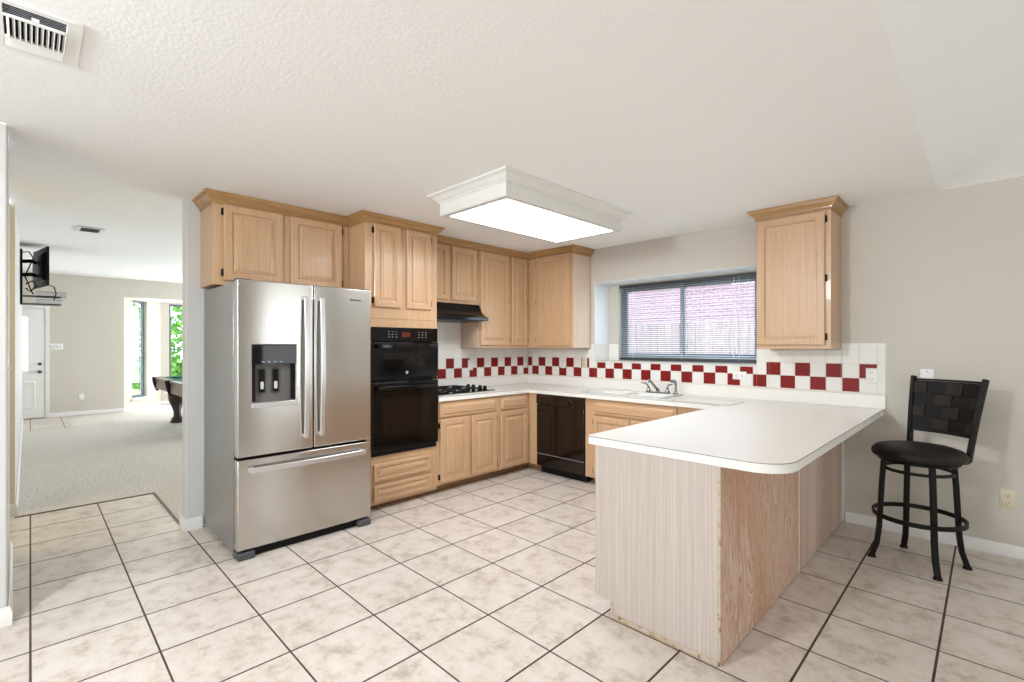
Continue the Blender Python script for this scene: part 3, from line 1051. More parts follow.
def oven_door(name, z0, z1, wz0, wz1, wx0, wx1, hz):
    bb = MB().box(OX0, OX1, -0.034, -0.001, z0, z1, M['black'])
    d = bb.build(name, ov, bevel=0.004)
    MB().box(wx0, wx1, -0.0352, -0.0341, wz0, wz1, M['oven_window']).build('door_window', d)
    h = MB()
    h.tube([(0.085, -0.036, hz), (0.09, -0.062, hz), (0.12, -0.072, hz), (0.38, -0.078, hz), (0.64, -0.072, hz), (0.67, -0.062, hz), (0.675, -0.036, hz)], 0, M['black'], flat=(0.014, 0.03))
    h.build('door_handle', d, bevel=0.003)
    return d


md = oven_door('microwave_door', 1.088, 1.394, 1.19, 1.305, 0.15, 0.56, 1.362)
b = MB().cyl((0.376, -0.0341, 1.137), (0.376, -0.036, 1.137), 0.013, M['print'], n=20)
b.build('badge', md)
MB().box(OX0, OX1, -0.018, -0.001, 1.066, 1.084, M['black_satin']).build('divider_trim', ov)
oven_door('oven_door', 0.495, 1.062, 0.62, 0.925, 0.14, 0.62, 1.015)
MB().box(OX0 + 0.004, OX1 - 0.012, -0.016, -0.001, 0.452, 0.491, M['black_satin']).build('bottom_vent_trim', ov)

# ------------------------------------------------------------------ refrigerator
FXF = 0.83
fr = thing('refrigerator', 'stainless french-door refrigerator with water dispenser and bottom freezer', 'refrigerator', (FXF, -3.551, 0), L90)
FW_ = 0.922
b = MB()
b.box(0.002, FW_ - 0.002, 0.095, 0.822, 0.03, 1.778, M['steel_side'])
b.build('cabinet_shell', fr, bevel=0.004)
MB().box(0.006, FW_ - 0.006, 0.068, 0.0945, 0.085, 1.765, M['black_satin']).build('door_gasket', fr)
b = MB().box(0.03, FW_ - 0.03, 0.03, 0.094, 0.004, 0.066, M['black_satin'])
b.build('base_grille', fr)
for x0, x1 in ((0.0, 0.105), (FW_ - 0.105, FW_)):
    bb = MB()
    pr = [(x0, 0.0), (x1, 0.0), (x1, 0.0), (x1, 0.0)]
    bb.box(x0, x1, -0.012, 0.11, 0.0, 0.048, M['grey_plastic'])
    bb.build('foot_cover', fr, bevel=0.012, seg=3)
for x0 in (0.0, FW_ - 0.085):
    MB().box(x0, x0 + 0.085, 0.015, 0.09, 1.7785, 1.797, M['grey_plastic']).build('hinge_cover', fr, bevel=0.004)
# left door with dispenser cut-out
DX0, DX1, DZ0, DZ1 = 0.088, 0.362, 0.985, 1.372
b = MB()
b.frame(0.0, 0.480, 0.652, 1.791, DX0, DX1, DZ0, DZ1, 0.0, 0.066, M['steel'])
dl = b.build('left_door', fr, bevel=0.007, seg=3)
b = MB()
b.box(DX0 + 0.001, DX1 - 0.001, 0.045, 0.065, DZ0, DZ1, M['recess_grey'])
b.box(DX0 + 0.001, DX0 + 0.02, 0.006, 0.045, DZ0 + 0.02, 1.245, M['black_satin'])
b.box(DX1 - 0.02, DX1 - 0.001, 0.006, 0.045, DZ0 + 0.02, 1.245, M['black_satin'])
b.build('dispenser_recess', dl)
MB().box(DX0 + 0.001, DX1 - 0.001, -0.004, 0.044, 1.245, DZ1 - 0.001, M['black_glass']).build('dispenser_display', dl, bevel=0.002)
b = MB()
for k in range(4):
    b.box(DX0 + 0.055 + k * 0.037, DX0 + 0.073 + k * 0.037, -0.0048, -0.0041, 1.258, 1.264, M['print'])
b.build('dispenser_print', dl)
for k in (0, 1):
    x = DX0 + 0.068 + k * 0.085
    b = MB()
    b.prism(rrect(x - 0.025, x + 0.025, -0.085, 0.085, 0.014), 0, 0.008, M['grey_plastic'], [rrect(x - 0.018, x + 0.018, -0.077, 0.077, 0.010)])
    b.prism(rrect(x - 0.017, x + 0.017, -0.076, 0.076, 0.010), 0, 0.012, M['black_satin'])
    b.prism(rrect(x - 0.010, x + 0.010, -0.055, -0.005, 0.008), 0.012, 0.015, M['handle'])
    b.v = [(p[0], 0.044 - p[2], 1.135 + p[1]) for p in b.v]
    b.build('dispenser_paddle', dl)
MB().box(DX0 - 0.004, DX1 + 0.004, -0.012, 0.044, DZ0 - 0.022, DZ0 + 0.012, M['handle']).build('drip_tray', dl, bevel=0.004)
b = MB()
b.box(0.486, FW_, 0.0, 0.066, 0.652, 1.791, M['steel'])
dr = b.build('right_door', fr, bevel=0.007, seg=3)
b = MB()
b.box(0.0, FW_, 0.0, 0.066, 0.060, 0.636, M['steel'])
dz = b.build('freezer_drawer', fr, bevel=0.007, seg=3)


def fridge_handle(parent, pts):
    bb = MB()
    bb.tube(pts, 0, M['handle'], flat=(0.026, 0.026, (1, 0, 0)))
    bb.build('handle', parent, bevel=0.005)


def vert_handle(parent, x):
    n = 18
    pts = [(x, -0.001, 1.700)]
    for i in range(n + 1):
        t = i / n
        pts.append((x, -0.026 - 0.020 * math.sin(math.pi * t), 1.708 - 0.975 * t))
    pts.append((x, -0.001, 0.740))
    bb = MB()
    bb.tube(pts[1:-1], 0, M['handle'], flat=(0.018, 0.032, (1, 0, 0)))
    bb.box(x - 0.014, x + 0.014, -0.030, -0.0005, 1.682, 1.706, M['handle'])
    bb.box(x - 0.014, x + 0.014, -0.030, -0.0005, 0.735, 0.759, M['handle'])
    bb.build('handle', parent, bevel=0.004)


vert_handle(dl, 0.423)
vert_handle(dr, 0.534)
n = 18
bb = MB()
pts = [(0.065 + 0.795 * i / n, -0.032 - 0.026 * math.sin(math.pi * i / n), 0.570) for i in range(n + 1)]
bb.tube(pts, 0, M['handle'], flat=(0.018, 0.034))
bb.box(0.062, 0.096, -0.032, -0.0005, 0.556, 0.584, M['handle'])
bb.box(0.829, 0.863, -0.032, -0.0005, 0.556, 0.584, M['handle'])
bb.build('handle', dz, bevel=0.004)
# maker's lettering on the right door
fc = bpy.data.curves.new('lettering', 'FONT')
fc.body = 'Whirlpool'
fc.size = 0.021
fc.align_x = 'CENTER'
fc.extrude = 0.0004
fc.offset = 0.0004
fc.materials.append(M['black_satin'])
lt = bpy.data.objects.new('lettering_curve', fc)
COL.objects.link(lt)
bpy.context.view_layer.update()
lme = bpy.data.meshes.new_from_object(lt.evaluated_get(bpy.context.evaluated_depsgraph_get()))
bpy.data.objects.remove(lt)
lo_ = bpy.data.objects.new('lettering', lme)
COL.objects.link(lo_)
lo_.parent = dr
lo_.location = (0.795, -0.0008, 1.700)
lo_.rotation_euler = (R(90), 0, 0)

# ------------------------------------------------------------------ dishwasher
dw = thing('dishwasher', 'glossy dark brown dishwasher under the counter beside the sink cabinet', 'dishwasher', (0.732, -0.605, 0))
MB().box(0.0, 0.624, 0.03, 0.52, 0.09, 0.735, M['dw']).build('dishwasher_body', dw)
MB().box(0.0, 0.624, -0.012, 0.0295, 0.215, 0.735, M['dw']).build('dishwasher_door', dw, bevel=0.004)
d = MB().box(0.0, 0.624, -0.020, 0.0295, 0.7355, TOPB - 0.006, M['dw']).build('control_panel', dw, bevel=0.004)
b = MB()
for k in range(3):
    b.cyl((0.05 + k * 0.085, -0.0205, 0.775 + 0.0 * k), (0.05 + k * 0.085, -0.027, 0.775), 0.010, M['dw2'], n=10)
b.cyl((0.015, -0.0205, 0.742), (0.015, -0.025, 0.742), 0.008, M['print'], n=10)
b.build('button', d)
b = MB()
b.cyl((0.455, -0.0205, 0.775), (0.455, -0.026, 0.775), 0.045, M['dw2'], n=24)
b.cyl((0.455, -0.026, 0.775), (0.455, -0.046, 0.775), 0.034, M['dw'], 0.030, n=24)
b.box(0.451, 0.459, -0.052, -0.046, 0.745, 0.805, M['dw'])
b.build('dial', d)
MB().box(0.0, 0.624, -0.010, 0.0295, 0.085, 0.2105, M['dw']).build('access_panel', dw, bevel=0.003)
MB().box(0.002, 0.622, -0.0125, 0.0, 0.2108, 0.2147, M['print']).build('trim_line', dw)
MB().box(0.01, 0.614, 0.05, 0.10, 0.002, 0.084, M['black_satin']).build('toe_kick', dw)


# ------------------------------------------------------------------ outlets and switches
def outlet(label, loc, rotz, plate=M['white'], kind='duplex', horiz=False, w=0.072, h=0.117, group=None):
    root = thing('light_switch' if kind in ('switch', 'gang') else ('wall_outlet' if kind != 'blank' else 'wall_plate'),
                 label, {'switch': 'switch', 'gang': 'switch', 'blank': 'wall plate'}.get(kind, 'outlet'), loc, rotz, group)
    def tr(bb):
        if horiz:
            bb.v = [(p[2], p[1], -p[0]) for p in bb.v]
        return bb
    bb = MB()
    bb.panel(-w / 2, w / 2, -h / 2, h / 2, [(0, 0), (0, -0.003), (0.004, -0.006)], plate)
    tr(bb).build('cover_plate', root)
    if kind == 'duplex':
        for z in (-0.024, 0.024):
            bb = MB()
            bb.lathe([(0.0175, 0), (0.0175, 0.0022), (0, 0.0022)], plate, (0, 0, 0), 20)
            bb.v = [(p[0], -0.006 - p[2], p[1] * 0.85 + z) for p in bb.v]
            for sx in (-0.0065, 0.0065):
                bb.box(sx - 0.0014, sx + 0.0014, -0.0088, -0.0081, z - 0.002, z + 0.008, M['slot'])
            bb.cyl((0, -0.0081, z - 0.008), (0, -0.0088, z - 0.008), 0.0028, M['slot'], n=8)
            tr(bb).build('socket', root)
    elif kind in ('switch', 'gang'):
        for i in range(4 if kind == 'gang' else 1):
            x = (i - 1.5) * 0.046 if kind == 'gang' else 0
            bb = MB()
            bb.box(x - 0.006, x + 0.006, -0.0075, -0.006, -0.013, 0.013, M['slot'] if kind == 'gang' else plate)
            bb.box(x - 0.004, x + 0.004, -0.02, -0.0075, -0.004, 0.008, plate)
            bb.build('toggle', root)
    else:
        bb = MB()
        bb.cyl((0, -0.006, h / 2 - 0.016), (0, -0.0075, h / 2 - 0.016), 0.004, M['slot'], n=10)
        bb.build('screw', root)
    return root


YT = -0.0085
outlet('white double outlet at the right end of the tile backsplash', (3.566, YT, 1.139), 0)
outlet('white outlet turned sideways in the tiles below the window', (2.614, YT, 1.101), 0, horiz=True)
outlet('cream outlet in the tiles at the left side of the window', (0.918, YT, 1.172), 0, M['ivory'])
outlet('white outlet in the tiles under the corner wall cabinet', (0.605, YT, 1.162), 0)
outlet('white switch in the red tiles right of the cooktop', (XL + 0.0085, -0.965, 1.15), L90, kind='switch')
outlet('white switch in the tiles close to the inside corner', (XL + 0.0085, -0.055, 1.15), L90, kind='switch', w=0.07)
outlet('beige outlet low on the wall right of the bar stool', (4.276, -0.001, 0.370), 0, M['ivory'])
outlet('blank white cover plate on the wall behind the stool back', (3.880, -0.001, 1.143), 0, kind='blank')
outlet('white switch on the corner of the near left wall', (0.70, -4.5565, 1.25), R(180), kind='switch')
outlet('white four-switch plate on the far living room wall beside the door', (-8.5285, -4.128, 1.352), R(90), kind='gang', w=0.21, h=0.115)
outlet('white outlet low on the far living room wall', (-8.5285, -3.757, 0.355), R(90))
outlet('white outlet below the second bay window behind the pool table', (-9.4585, -2.235, 0.30), R(90))

# ------------------------------------------------------------------ kitchen window, blind
wn_ = MB()
wx0, wx1, wz0, wz1 = 1.187, 2.688, 1.202, 2.053
wn_.frame(wx0, wx1, wz0, wz1, wx0 + 0.045, wx1 - 0.045, wz0 + 0.05, wz1 - 0.045, 0.335, 0.395, M['frame_dark'])
w1 = struct(wn_.build('window_1'), 'dark aluminium sliding window over the sink', 'window')
mxw = 1.912
b = MB()
b.frame(wx0 + 0.046, mxw + 0.02, wz0 + 0.052, wz1 - 0.046, wx0 + 0.075, mxw - 0.02, wz0 + 0.085, wz1 - 0.075, 0.345, 0.362, M['frame_dark'])
b.build('sash', w1)
b = MB()
b.frame(mxw - 0.02, wx1 - 0.046, wz0 + 0.052, wz1 - 0.046, mxw + 0.018, wx1 - 0.07, wz0 + 0.085, wz1 - 0.075, 0.366, 0.385, M['frame_dark'])
b.build('sash', w1)
MB().box(wx0 + 0.07, mxw - 0.02, 0.352, 0.354, wz0 + 0.08, wz1 - 0.07, M['glass']).build('pane', w1)
MB().box(mxw + 0.018, wx1 - 0.07, 0.374, 0.376, wz0 + 0.08, wz1 - 0.07, M['glass']).build('pane', w1)

bl = thing('window_blind', 'white horizontal mini blind hanging in the kitchen window', 'blind', (0, 0.300, 0))
bx0, bx1 = 1.192, 2.682
MB().box(bx0, bx1, -0.014, 0.014, 2.022, 2.050, M['grey_plastic']).build('head_rail', bl)
b = MB()
nsl = 37
for k in range(nsl):
    z = 1.243 + k * (2.012 - 1.243) / (nsl - 1)
    t = R(9)
    pr = []
    for i in range(5):
        s_ = -1 + i * 0.5
        pr.append((0.0125 * s_ * math.cos(t), z + 0.0125 * s_ * math.sin(t) + 0.0022 * (1 - s_ * s_)))
    top = pr
    bot = [(y, z2 - 0.0006) for y, z2 in pr][::-1]
    ring = top + bot
    b.loops([[(x, y, z2) for y, z2 in ring] for x in (bx0 + 0.004, bx1 - 0.004)], M['slat'])
b.build('slats', bl, smooth=60)
MB().box(bx0 + 0.003, bx1 - 0.003, -0.012, 0.012, 1.215, 1.232, M['grey_plastic']).build('bottom_rail', bl)
b = MB()
for x in (1.36, 1.93, 2.50):
    for y in (-0.0135, 0.0135):
        b.cyl((x, y, 1.22), (x, y, 2.03), 0.0009, M['slat'], n=5)
b.build('ladder_cord', bl)
b = MB().cyl((2.46, -0.022, 1.25), (2.46, -0.02, 2.02), 0.003, M['white'], n=8)
b.build('tilt_wand', bl)

# ------------------------------------------------------------------ ceiling light
cl = thing('ceiling_light', 'white box ceiling light with crown moulding and glowing panel', 'ceiling light', (1.73, -1.735, 0))
hx, hy = 0.34, 0.655
b = MB()
o_ = [(-hx, -hy), (hx, -hy), (hx, hy), (-hx, hy)]
i_ = [(-hx + 0.02, -hy + 0.02), (hx - 0.02, -hy + 0.02), (hx - 0.02, hy - 0.02), (-hx + 0.02, hy - 0.02)]
b.prism(o_, 2.305, CEIL - 0.001, M['fixture'], [i_])
b.build('light_box', cl)
MB().prism(o_, 2.297, 2.3045, M['fixture'], [[(-0.296, -0.606), (0.296, -0.606), (0.296, 0.606), (-0.296, 0.606)]]).build('bottom_trim', cl, bevel=0.002)
b = MB()
b.sweep([(-hx, -hy), (hx, -hy), (hx, hy), (-hx, hy)], [(0, -0.062), (0.006, -0.062), (0.010, -0.052), (0.022, -0.045), (0.044, -0.022), (0.058, -0.016), (0.066, -0.012), (0.066, -0.001), (0, -0.001)], M['fixture'], CEIL, closed=True)
b.build('crown_molding', cl, smooth=10)
MB().box(-0.305, 0.305, -0.615, 0.615, 2.3055, 2.310, M['diffuser']).build('diffuser', cl)

# ------------------------------------------------------------------ ceiling registers
vt = thing('ceiling_vent', 'white metal air register in the kitchen ceiling corner', 'vent', (1.850, -4.457, CEIL - 0.0005))
b = MB()
b.frame(-0.175, 0.175, -0.115, 0.115, -0.150, 0.146, -0.078, 0.072, 0.0, 0.006, M['white'])
b.v = [(p[0], p[2], -p[1]) for p in b.v]
b.build('vent_frame', vt, bevel=0.003)
MB().box(-0.150, 0.146, -0.078, 0.072, -0.0015, -0.0005, M['vent_dark']).build('dark_duct_sheet', vt)  # flat dark sheet in place of the shaded duct
b = MB()
for k in range(11):
    y = -0.072 + k * 0.0138
    b.add([(-0.070, y, -0.002), (0.075, y, -0.002), (0.075, y + 0.006, -0.011), (-0.070, y + 0.006, -0.011),
           (-0.070, y + 0.0015, -0.002), (0.075, y + 0.0015, -0.002), (0.075, y + 0.0075, -0.011), (-0.070, y + 0.0075, -0.011)],
          [(0, 1, 2, 3), (4, 7, 6, 5), (0, 4, 5, 1), (2, 6, 7, 3), (0, 3, 7, 4), (1, 5, 6, 2)], M['white'])
b.box(0.076, 0.084, -0.078, 0.072, -0.011, -0.002, M['white'])
b.box(-0.078, -0.071, -0.078, 0.072, -0.011, -0.002, M['white'])
for k in range(5):
    x = 0.094 + k * 0.0115
    b.box(x, x + 0.0024, -0.078, 0.072, -0.0030, -0.002, M['print'])
for k in range(4):
    x = -0.146 + k * 0.018
    b.add([(x, -0.078, -0.009), (x + 0.017, -0.078, -0.004), (x + 0.017, 0.072, -0.004), (x, 0.072, -0.009),
           (x, -0.078, -0.008), (x + 0.017, -0.078, -0.003), (x + 0.017, 0.072, -0.003), (x, 0.072, -0.008)],
          [(0, 1, 2, 3), (4, 7, 6, 5), (0, 4, 5, 1), (2, 6, 7, 3), (0, 3, 7, 4), (1, 5, 6, 2)], M['white'])
b.build('louvers', vt)
MB().box(0.112, 0.124, -0.012, 0.006, -0.02, -0.0095, M['white']).build('lever', vt)

zz = CEIL + 0.3 * 2.5 / 5.5
v2 = thing('ceiling_vent', 'small white air register in the living room ceiling', 'vent', (-2.5, -4.03, zz - 0.005))
v2.rotation_euler.y = math.atan(0.3 / 5.5)
b = MB()
b.frame(-0.20, 0.20, -0.11, 0.11, -0.15, 0.15, -0.075, 0.075, 0.0, 0.003, M['white'])
b.v = [(p[0], p[2], -p[1]) for p in b.v]
b.build('vent_frame', v2)
MB().box(-0.15, 0.15, -0.075, 0.075, -0.0032, -0.0002, M['vent_dark']).build('dark_duct_sheet', v2)
b = MB()
for k in range(8):
    b.box(-0.14, 0.14, -0.070 + k * 0.019, -0.068 + k * 0.019, -0.0042, -0.0034, M['print'])
b.build('louvers', v2)

# ------------------------------------------------------------------ bar stool
SC = (3.873, -0.515)
st = thing('bar_stool', 'dark metal swivel bar stool with round seat and woven back', 'stool', (SC[0], SC[1], 0))
P2 = lambda a, r, z: (r * math.cos(R(a)), r * math.sin(R(a)), z)
for a in (22, 112, 204, 296):
    b = MB()
    pts = [P2(a, 0.178, 0.640), P2(a, 0.188, 0.5), P2(a, 0.196, 0.34), P2(a, 0.203, 0.20), P2(a, 0.215, 0.10), P2(a, 0.238, 0.028), P2(a, 0.243, 0.012)]
    b.tube(pts, 0, M['stool'], flat=(0.030, 0.026, (math.cos(R(a)), math.sin(R(a)), 0)))
    lg = b.build('leg', st, bevel=0.004)
    x, y, z = P2(a, 0.243, 0)
    MB().cyl((x, y, 0.0), (x, y, 0.014), 0.024, M['stool'], 0.020, n=14).build('foot_pad', lg)
circ = lambda r, z, n=48: [(r * math.cos(2 * math.pi * i / n), r * math.sin(2 * math.pi * i / n), z) for i in range(n)]
MB().tube(circ(0.228, 0.292), 0, M['stool'], closed=True, flat=(0.012, 0.026)).build('foot_ring', st)
MB().tube(circ(0.172, 0.585), 0, M['stool'], closed=True, flat=(0.010, 0.018)).build('brace_ring', st)
MB().lathe([(0.0, 0.638), (0.20, 0.638), (0.205, 0.645), (0.20, 0.656), (0.0, 0.656)], M['stool'], n=40).build('swivel_plate', st)
b = MB().lathe([(0.0, 0.657), (0.215, 0.657), (0.232, 0.666), (0.238, 0.684), (0.234, 0.702), (0.215, 0.722), (0.17, 0.736), (0.10, 0.744), (0.0, 0.747)], M['vinyl'], n=56)
b.build('seat', st)
# back: two posts and a curved woven panel between them; direction 55 deg
BD_ = 62
ux, uy = math.cos(R(BD_)), math.sin(R(BD_))
vx, vy = -uy, ux           # sideways


def back_pt(s_, z):
    """s_ in -1..1 across the back, z height; lean and flare with height"""
    t = (z - 0.66) / 0.5
    out = 0.180 + 0.065 * t + 0.03 * t * t - 0.0 * s_
    half = 0.165 + 0.035 * t
    bow = 0.035 * (1 - s_ * s_)
    r_ = out + bow
    return Vector((ux * r_ + vx * half * s_, uy * r_ + vy * half * s_, z))


for s_ in (-1, 1):
    b = MB()
    pts = [back_pt(s_, 0.66 + 0.5 * i / 10) for i in range(11)]
    lo = back_pt(s_, 0.66)
    b.tube([Vector((lo.x * 0.86, lo.y * 0.86, 0.648)), Vector((lo.x * 0.98, lo.y * 0.98, 0.652))] + pts, 0, M['stool'], flat=(0.024, 0.032, (ux, uy, 0)))
    b.build('back_post', st, bevel=0.004)


def back_sheet(s0, s1, z0, z1, d0, d1, mm, n=8):
    bb = MB()
    rings = []
    for i in range(n + 1):
        s_ = s0 + (s1 - s0) * i / n
        a, c = back_pt(s_, z0), back_pt(s_, z1)
        o = Vector((ux, uy, 0))
        rings.append([a + o * d0, c + o * d0, c + o * d1, a + o * d1])
    bb.loops(rings, mm)
    return bb


b = back_sheet(-0.98, 0.98, 0.815, 1.130, -0.004, 0.004, M['strap_b'], 16)
bp = b.build('back_panel', st)
rows = 4
for r in range(rows):
    z0 = 0.818 + r * 0.0765
    cuts = [-0.97, -0.42, 0.10, 0.60, 0.97] if r % 2 else [-0.97, -0.70, -0.15, 0.36, 0.97]
    for k in range(len(cuts) - 1):
        if (k + r) % 2 == 0:
            d0, d1, mm = -0.012, -0.0045, M['strap_a']
        else:
            d0, d1, mm = -0.0075, -0.0045, M['strap_b']
        back_sheet(cuts[k] + 0.008, cuts[k + 1] - 0.008, z0 + 0.002, z0 + 0.0735, d0, d1, mm, 5).build('woven_strap', bp)
        back_sheet(cuts[k] + 0.008, cuts[k + 1] - 0.008, z0 + 0.002, z0 + 0.0735, 0.0045, 0.0075 if (k + r) % 2 == 0 else 0.012, M['strap_b'], 5).build('woven_strap', bp)
back_sheet(-0.99, 0.99, 1.1315, 1.145, -0.008, 0.008, M['stool'], 16).build('top_rail', st)
back_sheet(-0.99, 0.99, 0.797, 0.8135, -0.008, 0.008, M['stool'], 16).build('bottom_rail', st)

# ------------------------------------------------------------------ living room: door, bay windows
dr1 = MB()
dr1.frame(0, 1.03, 0, 2.12, 0.06, 0.97, 0.0, 2.065, 0.0, 0.035, M['trim'])
d1 = struct(dr1.build('door_1', loc=(-8.529, -5.245, 0.0), rotz=R(90)), 'white front door with tall glass light', 'door')
d1.location = (-8.494, -5.24, 0.002)
b = MB().frame(0.065, 0.965, 0.01, 2.06, 0.58, 0.74, 0.90, 1.90, 0.012, 0.032, M['white'])
leaf = b.build('door_leaf', d1)
MB().box(0.58, 0.74, 0.02, 0.024, 0.90, 1.90, mat('frosted_daylight_glow', (240, 244, 248), 0.3, emit=(245, 250, 255), estr=0.9)).build('door_light', leaf)  # daylight behind the glass put in as a glow of the pane
MB().panel(0.60, 0.84, 0.18, 0.70, [(0, 0.0118), (0.004, 0.008), (0.02, 0.006), (0.03, 0.009)], M['white']).build('raised_panel', leaf)
for z in (1.02, 0.875):
    b = MB().cyl((0.895, 0.0118, z), (0.895, -0.012, z), 0.028, M['grey_plastic'], n=16)
    if z < 1:
        b.lathe([(0.012, 0), (0.03, 0.015), (0.03, 0.03), (0, 0.04)], M['grey_plastic'], (0, 0, 0), 14)
        nv = 14 * 4
        b.v = b.v[:-nv] + [(0.895 + p[0], -0.012 - p[2], z + p[1]) for p in b.v[-nv:]]
    b.build('door_knob', leaf)


def bay_window(name, p0, p1, s0, s1, z0, z1, label):
    d = Vector(p1) - Vector(p0)
    bb = MB()
    bb.frame(s0, s1, z0, z1, s0 + 0.045, s1 - 0.045, z0 + 0.06, z1 - 0.045, 0.06, 0.10, M['frame_dark'])
    bb.box(s0 + 0.045, s1 - 0.045, 0.055, 0.095, (z0 + z1) / 2 - 0.13, (z0 + z1) / 2 - 0.09, M['frame_dark'])
    o = struct(bb.build(name, loc=(p0[0], p0[1], 0), rotz=math.atan2(d.y, d.x)), label, 'window')
    MB().box(s0 + 0.045, s1 - 0.045, 0.078, 0.082, z0 + 0.06, z1 - 0.045, M['glass']).build('pane', o)
    MB().box(s0 - 0.04, s1 + 0.04, -0.05, 0.058, z0 - 0.035, z0 - 0.001, M['trim']).build('sill', o, bevel=0.004)
    return o


bay_window('window_2', BA, BB_, 0.237, 0.718, 0.242, 2.343, 'tall narrow living room window at the left of the bay')
bay_window('window_3', BB_, BC, 0.162, 1.248, 0.422, 2.343, 'tall living room window behind the pool table')

# ------------------------------------------------------------------ pool table
pt = thing('pool_table', 'wooden pool table with green felt and carved dark legs', 'pool table', (-6.55, -2.89, 0))
PLx, PLy = 2.6, 1.45
b = MB()
b.frame(0, PLx, 0, PLy, 0.13, PLx - 0.13, 0.13, PLy - 0.13, 0.755, 0.80, M['mahogany'])
b.v = [(p[0], p[2], p[1]) for p in b.v]
b.build('top_rail', pt, bevel=0.008)
b = MB()
b.frame(0.10, PLx - 0.10, 0.10, PLy - 0.10, 0.175, PLx - 0.175, 0.175, PLy - 0.175, 0.77, 0.803, M['felt'])
b.v = [(p[0], p[2], p[1]) for p in b.v]
b.box(0.13, PLx - 0.13, 0.13, PLy - 0.13, 0.735, 0.765, M['felt'])
b.build('playing_surface', pt)
b = MB()
b.frame(0.015, PLx - 0.015, 0.015, PLy - 0.015, 0.06, PLx - 0.06, 0.06, PLy - 0.06, 0.60, 0.754, M['mahogany'])
b.v = [(p[0], p[2], p[1]) for p in b.v]
b.build('apron', pt, bevel=0.006)
for cx, cy in ((0.045, 0.045), (PLx - 0.045, 0.045), (0.045, PLy - 0.045), (PLx - 0.045, PLy - 0.045), (PLx / 2, 0.03), (PLx / 2, PLy - 0.03)):
    b = MB()
    b.lathe([(0.075, 0.804), (0.08, 0.78), (0.07, 0.70), (0.045, 0.62), (0.02, 0.56), (0.0, 0.55)], M['black_satin'], (cx, cy, 0), 14)
    b.build('pocket', pt)
for cx, cy in ((0.43, 0.27), (PLx - 0.43, 0.27), (0.43, PLy - 0.27), (PLx - 0.43, PLy - 0.27)):
    b = MB()
    sg = -1 if cx < PLx / 2 else 1
    pts = [(cx, cy, 0.57), (cx - 0.01, cy, 0.48), (cx - 0.03, cy, 0.40), (cx + 0.0, cy, 0.30), (cx + 0.05, cy, 0.20), (cx + 0.06, cy, 0.12), (cx + 0.03, cy, 0.05), (cx + 0.0, cy, 0.0)]
    b.tube(pts, [0.14, 0.13, 0.12, 0.085, 0.06, 0.06, 0.09, 0.10], M['darkleg'], 16)
    b.build('leg', pt)

# ------------------------------------------------------------------ television on the left living-room wall
mt = thing('television_mount', 'black wall bracket with cables holding the television', 'wall mount', (-5.0, -4.573, 0))
MB().box(-0.05, 0.05, 0.001, 0.028, 1.92, 2.66, M['black_satin']).build('wall_plate', mt, bevel=0.004)
for z in (2.50, 2.32):
    b = MB()
    b.tube([(0, 0.028, z), (0.10, 0.11, z), (-0.05, 0.15, z)], 0, M['black_satin'], flat=(0.03, 0.045))
    b.build('mount_arm', mt)
b = MB()
b.tube([(0.03, 0.03, 2.62), (0.04, 0.09, 2.63), (0.05, 0.13, 2.55), (0.04, 0.09, 2.42), (0.05, 0.05, 2.3), (0.05, 0.10, 2.14), (0.05, 0.13, 2.06)], 0.008, M['black_satin'], 6)
b.tube([(0.0, 0.06, 2.2), (0.05, 0.12, 2.24), (0.04, 0.17, 2.18), (0.03, 0.10, 2.1), (0.0, 0.06, 2.14)], 0.010, M['black_satin'], 6)
b.tube([(0.12, 0.26, 2.2), (0.16, 0.33, 2.17), (0.16, 0.35, 2.08), (0.16, 0.33, 1.99)], 0.007, M['black_satin'], 6)
b.build('cable', mt)
for z in (2.04, 1.935):
    MB().box(-0.14, 0.14, 0.02, 0.40, z - 0.008, z, M['black_satin']).build('shelf', mt)
tv = thing('television', 'black flat television seen from behind on a wall arm', 'television', (-5.05, -4.378, 2.43), math.atan2(0.125, 0.70))
b = MB()
b.box(-0.37, 0.37, 0.0, 0.022, -0.26, 0.26, M['black_satin'])
b.loops([[(x * f, y, z * g) for x, z in ((-0.30, -0.2), (0.30, -0.2), (0.30, 0.2), (-0.30, 0.2))] for f, g, y in ((1, 1, 0.0), (0.8, 0.8, -0.03))], M['black_satin'])
b.build('television_body', tv, bevel=0.003)
MB().box(-0.355, 0.355, 0.0222, 0.0235, -0.245, 0.245, M['black_glass']).build('screen', tv)
for z, lab in ((2.04, 'silver media player on the upper bracket shelf under the television'), (1.935, 'silver media player on the lower bracket shelf under the television')):
    p = thing('media_player', lab, 'media player', (-5.0, -4.573, z + 0.001), 0, 'media players under the television')
    MB().box(-0.15, 0.15, 0.16, 0.46 if z > 2 else 0.42, 0.0, 0.052, M['silver']).build('player_case', p, bevel=0.003)
    MB().box(-0.15, 0.15, 0.1595, 0.46 if z > 2 else 0.42, 0.0525, 0.056, M['black_satin']).build('player_lid', p)

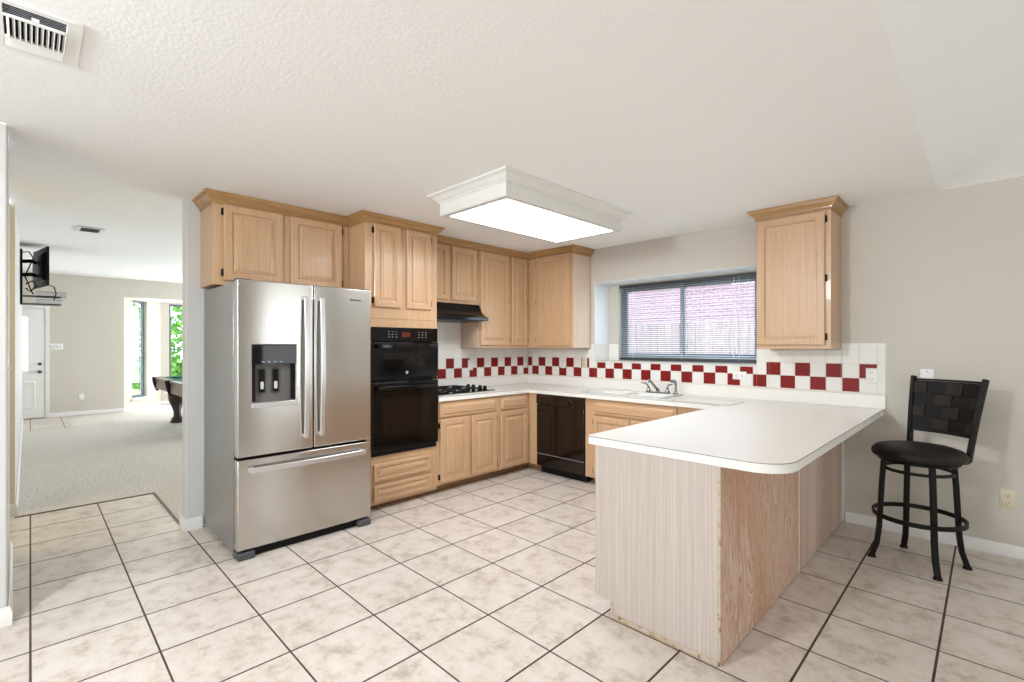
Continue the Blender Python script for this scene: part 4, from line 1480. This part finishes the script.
# ------------------------------------------------------------------ outdoors
fn = thing('wooden_fence', 'weathered wooden board fence outside the kitchen window', 'fence', (-9.0, 3.7, -0.08))
b = MB()
for k in range(100):
    h = 1.86 + random.uniform(-0.012, 0.012)
    b.box(k * 0.145, k * 0.145 + 0.138, random.uniform(-0.004, 0.004), 0.018, 0.04, h, M['fence'])
b.build('boards', fn)
b = MB()
for z in (0.3, 1.0, 1.65):
    b.box(0, 14.4, 0.020, 0.06, z, z + 0.09, M['fence'])
b.build('rails', fn)
hs = thing('brick_house', 'red brick neighbour house behind the wooden fence', 'house', (-14, 6.6, -0.08))
MB().box(0, 21, 0, 5, 0, 3.35, M['brick']).build('brick_wall', hs)
MB().box(-0.4, 21.4, -0.45, 5.4, 3.352, 3.50, M['trim']).build('eave', hs)
b = MB()
b.loops([[(x, y, z) for y, z in ((-0.5, 3.505), (5.5, 3.505), (2.5, 5.2))] for x in (-0.4, 21.4)], M['roof'])
b.build('roof', hs)
wf = MB()
wf.frame(16.3, 17.3, 1.5, 2.5, 16.37, 17.23, 1.57, 2.43, -0.03, -0.001, M['trim'])
wf.box(16.37, 17.23, -0.012, -0.002, 1.57, 2.43, M['grey_plastic'])
wf.build('house_window', hs)


def tree(name, label, loc, h, rad, n, trunk_h, group=None):
    root = thing(name, label, 'tree' if name == 'tree' else 'shrub', loc, 0, group)
    bb = MB()
    for k in range(n):
        while True:
            p = Vector((random.uniform(-1, 1), random.uniform(-1, 1), random.uniform(-1, 1)))
            if 0.45 < p.length < 1:
                break
        c = Vector((p.x * rad, p.y * rad, trunk_h + (h - trunk_h) * (0.5 + 0.5 * p.z)))
        d = Vector((random.gauss(0, 1), random.gauss(0, 1), random.gauss(0, 0.7))).normalized()
        a = d.orthogonal().normalized()
        s_ = random.uniform(0.07, 0.15)
        c2 = d.cross(a)
        bb.add([c - d * s_, c + a * s_ * 0.5 + c2 * 0.02, c + d * s_, c - a * s_ * 0.5 + c2 * 0.02], [(0, 1, 2, 3)], M['leaf'])
    bb.build('foliage', root)
    t = MB().cyl((0, 0, 0), (0, 0, trunk_h + 0.4 * (h - trunk_h)), 0.09, M['bark'], 0.05, n=10)
    t.build('trunk', root)
    return root


tree('tree', 'leafy green tree outside the left bay window', (-13.4, -4.4, -0.08), 4.6, 1.35, 1500, 0.9, 'trees outside the bay')
tree('tree', 'leafy green tree outside the middle bay window', (-15.5, -1.5, -0.08), 4.2, 1.4, 1700, 0.8, 'trees outside the bay')
tree('shrub', 'low green shrub outside the middle bay window', (-12.6, -1.9, -0.08), 1.2, 0.8, 700, 0.1, 'shrubs outside the bay')
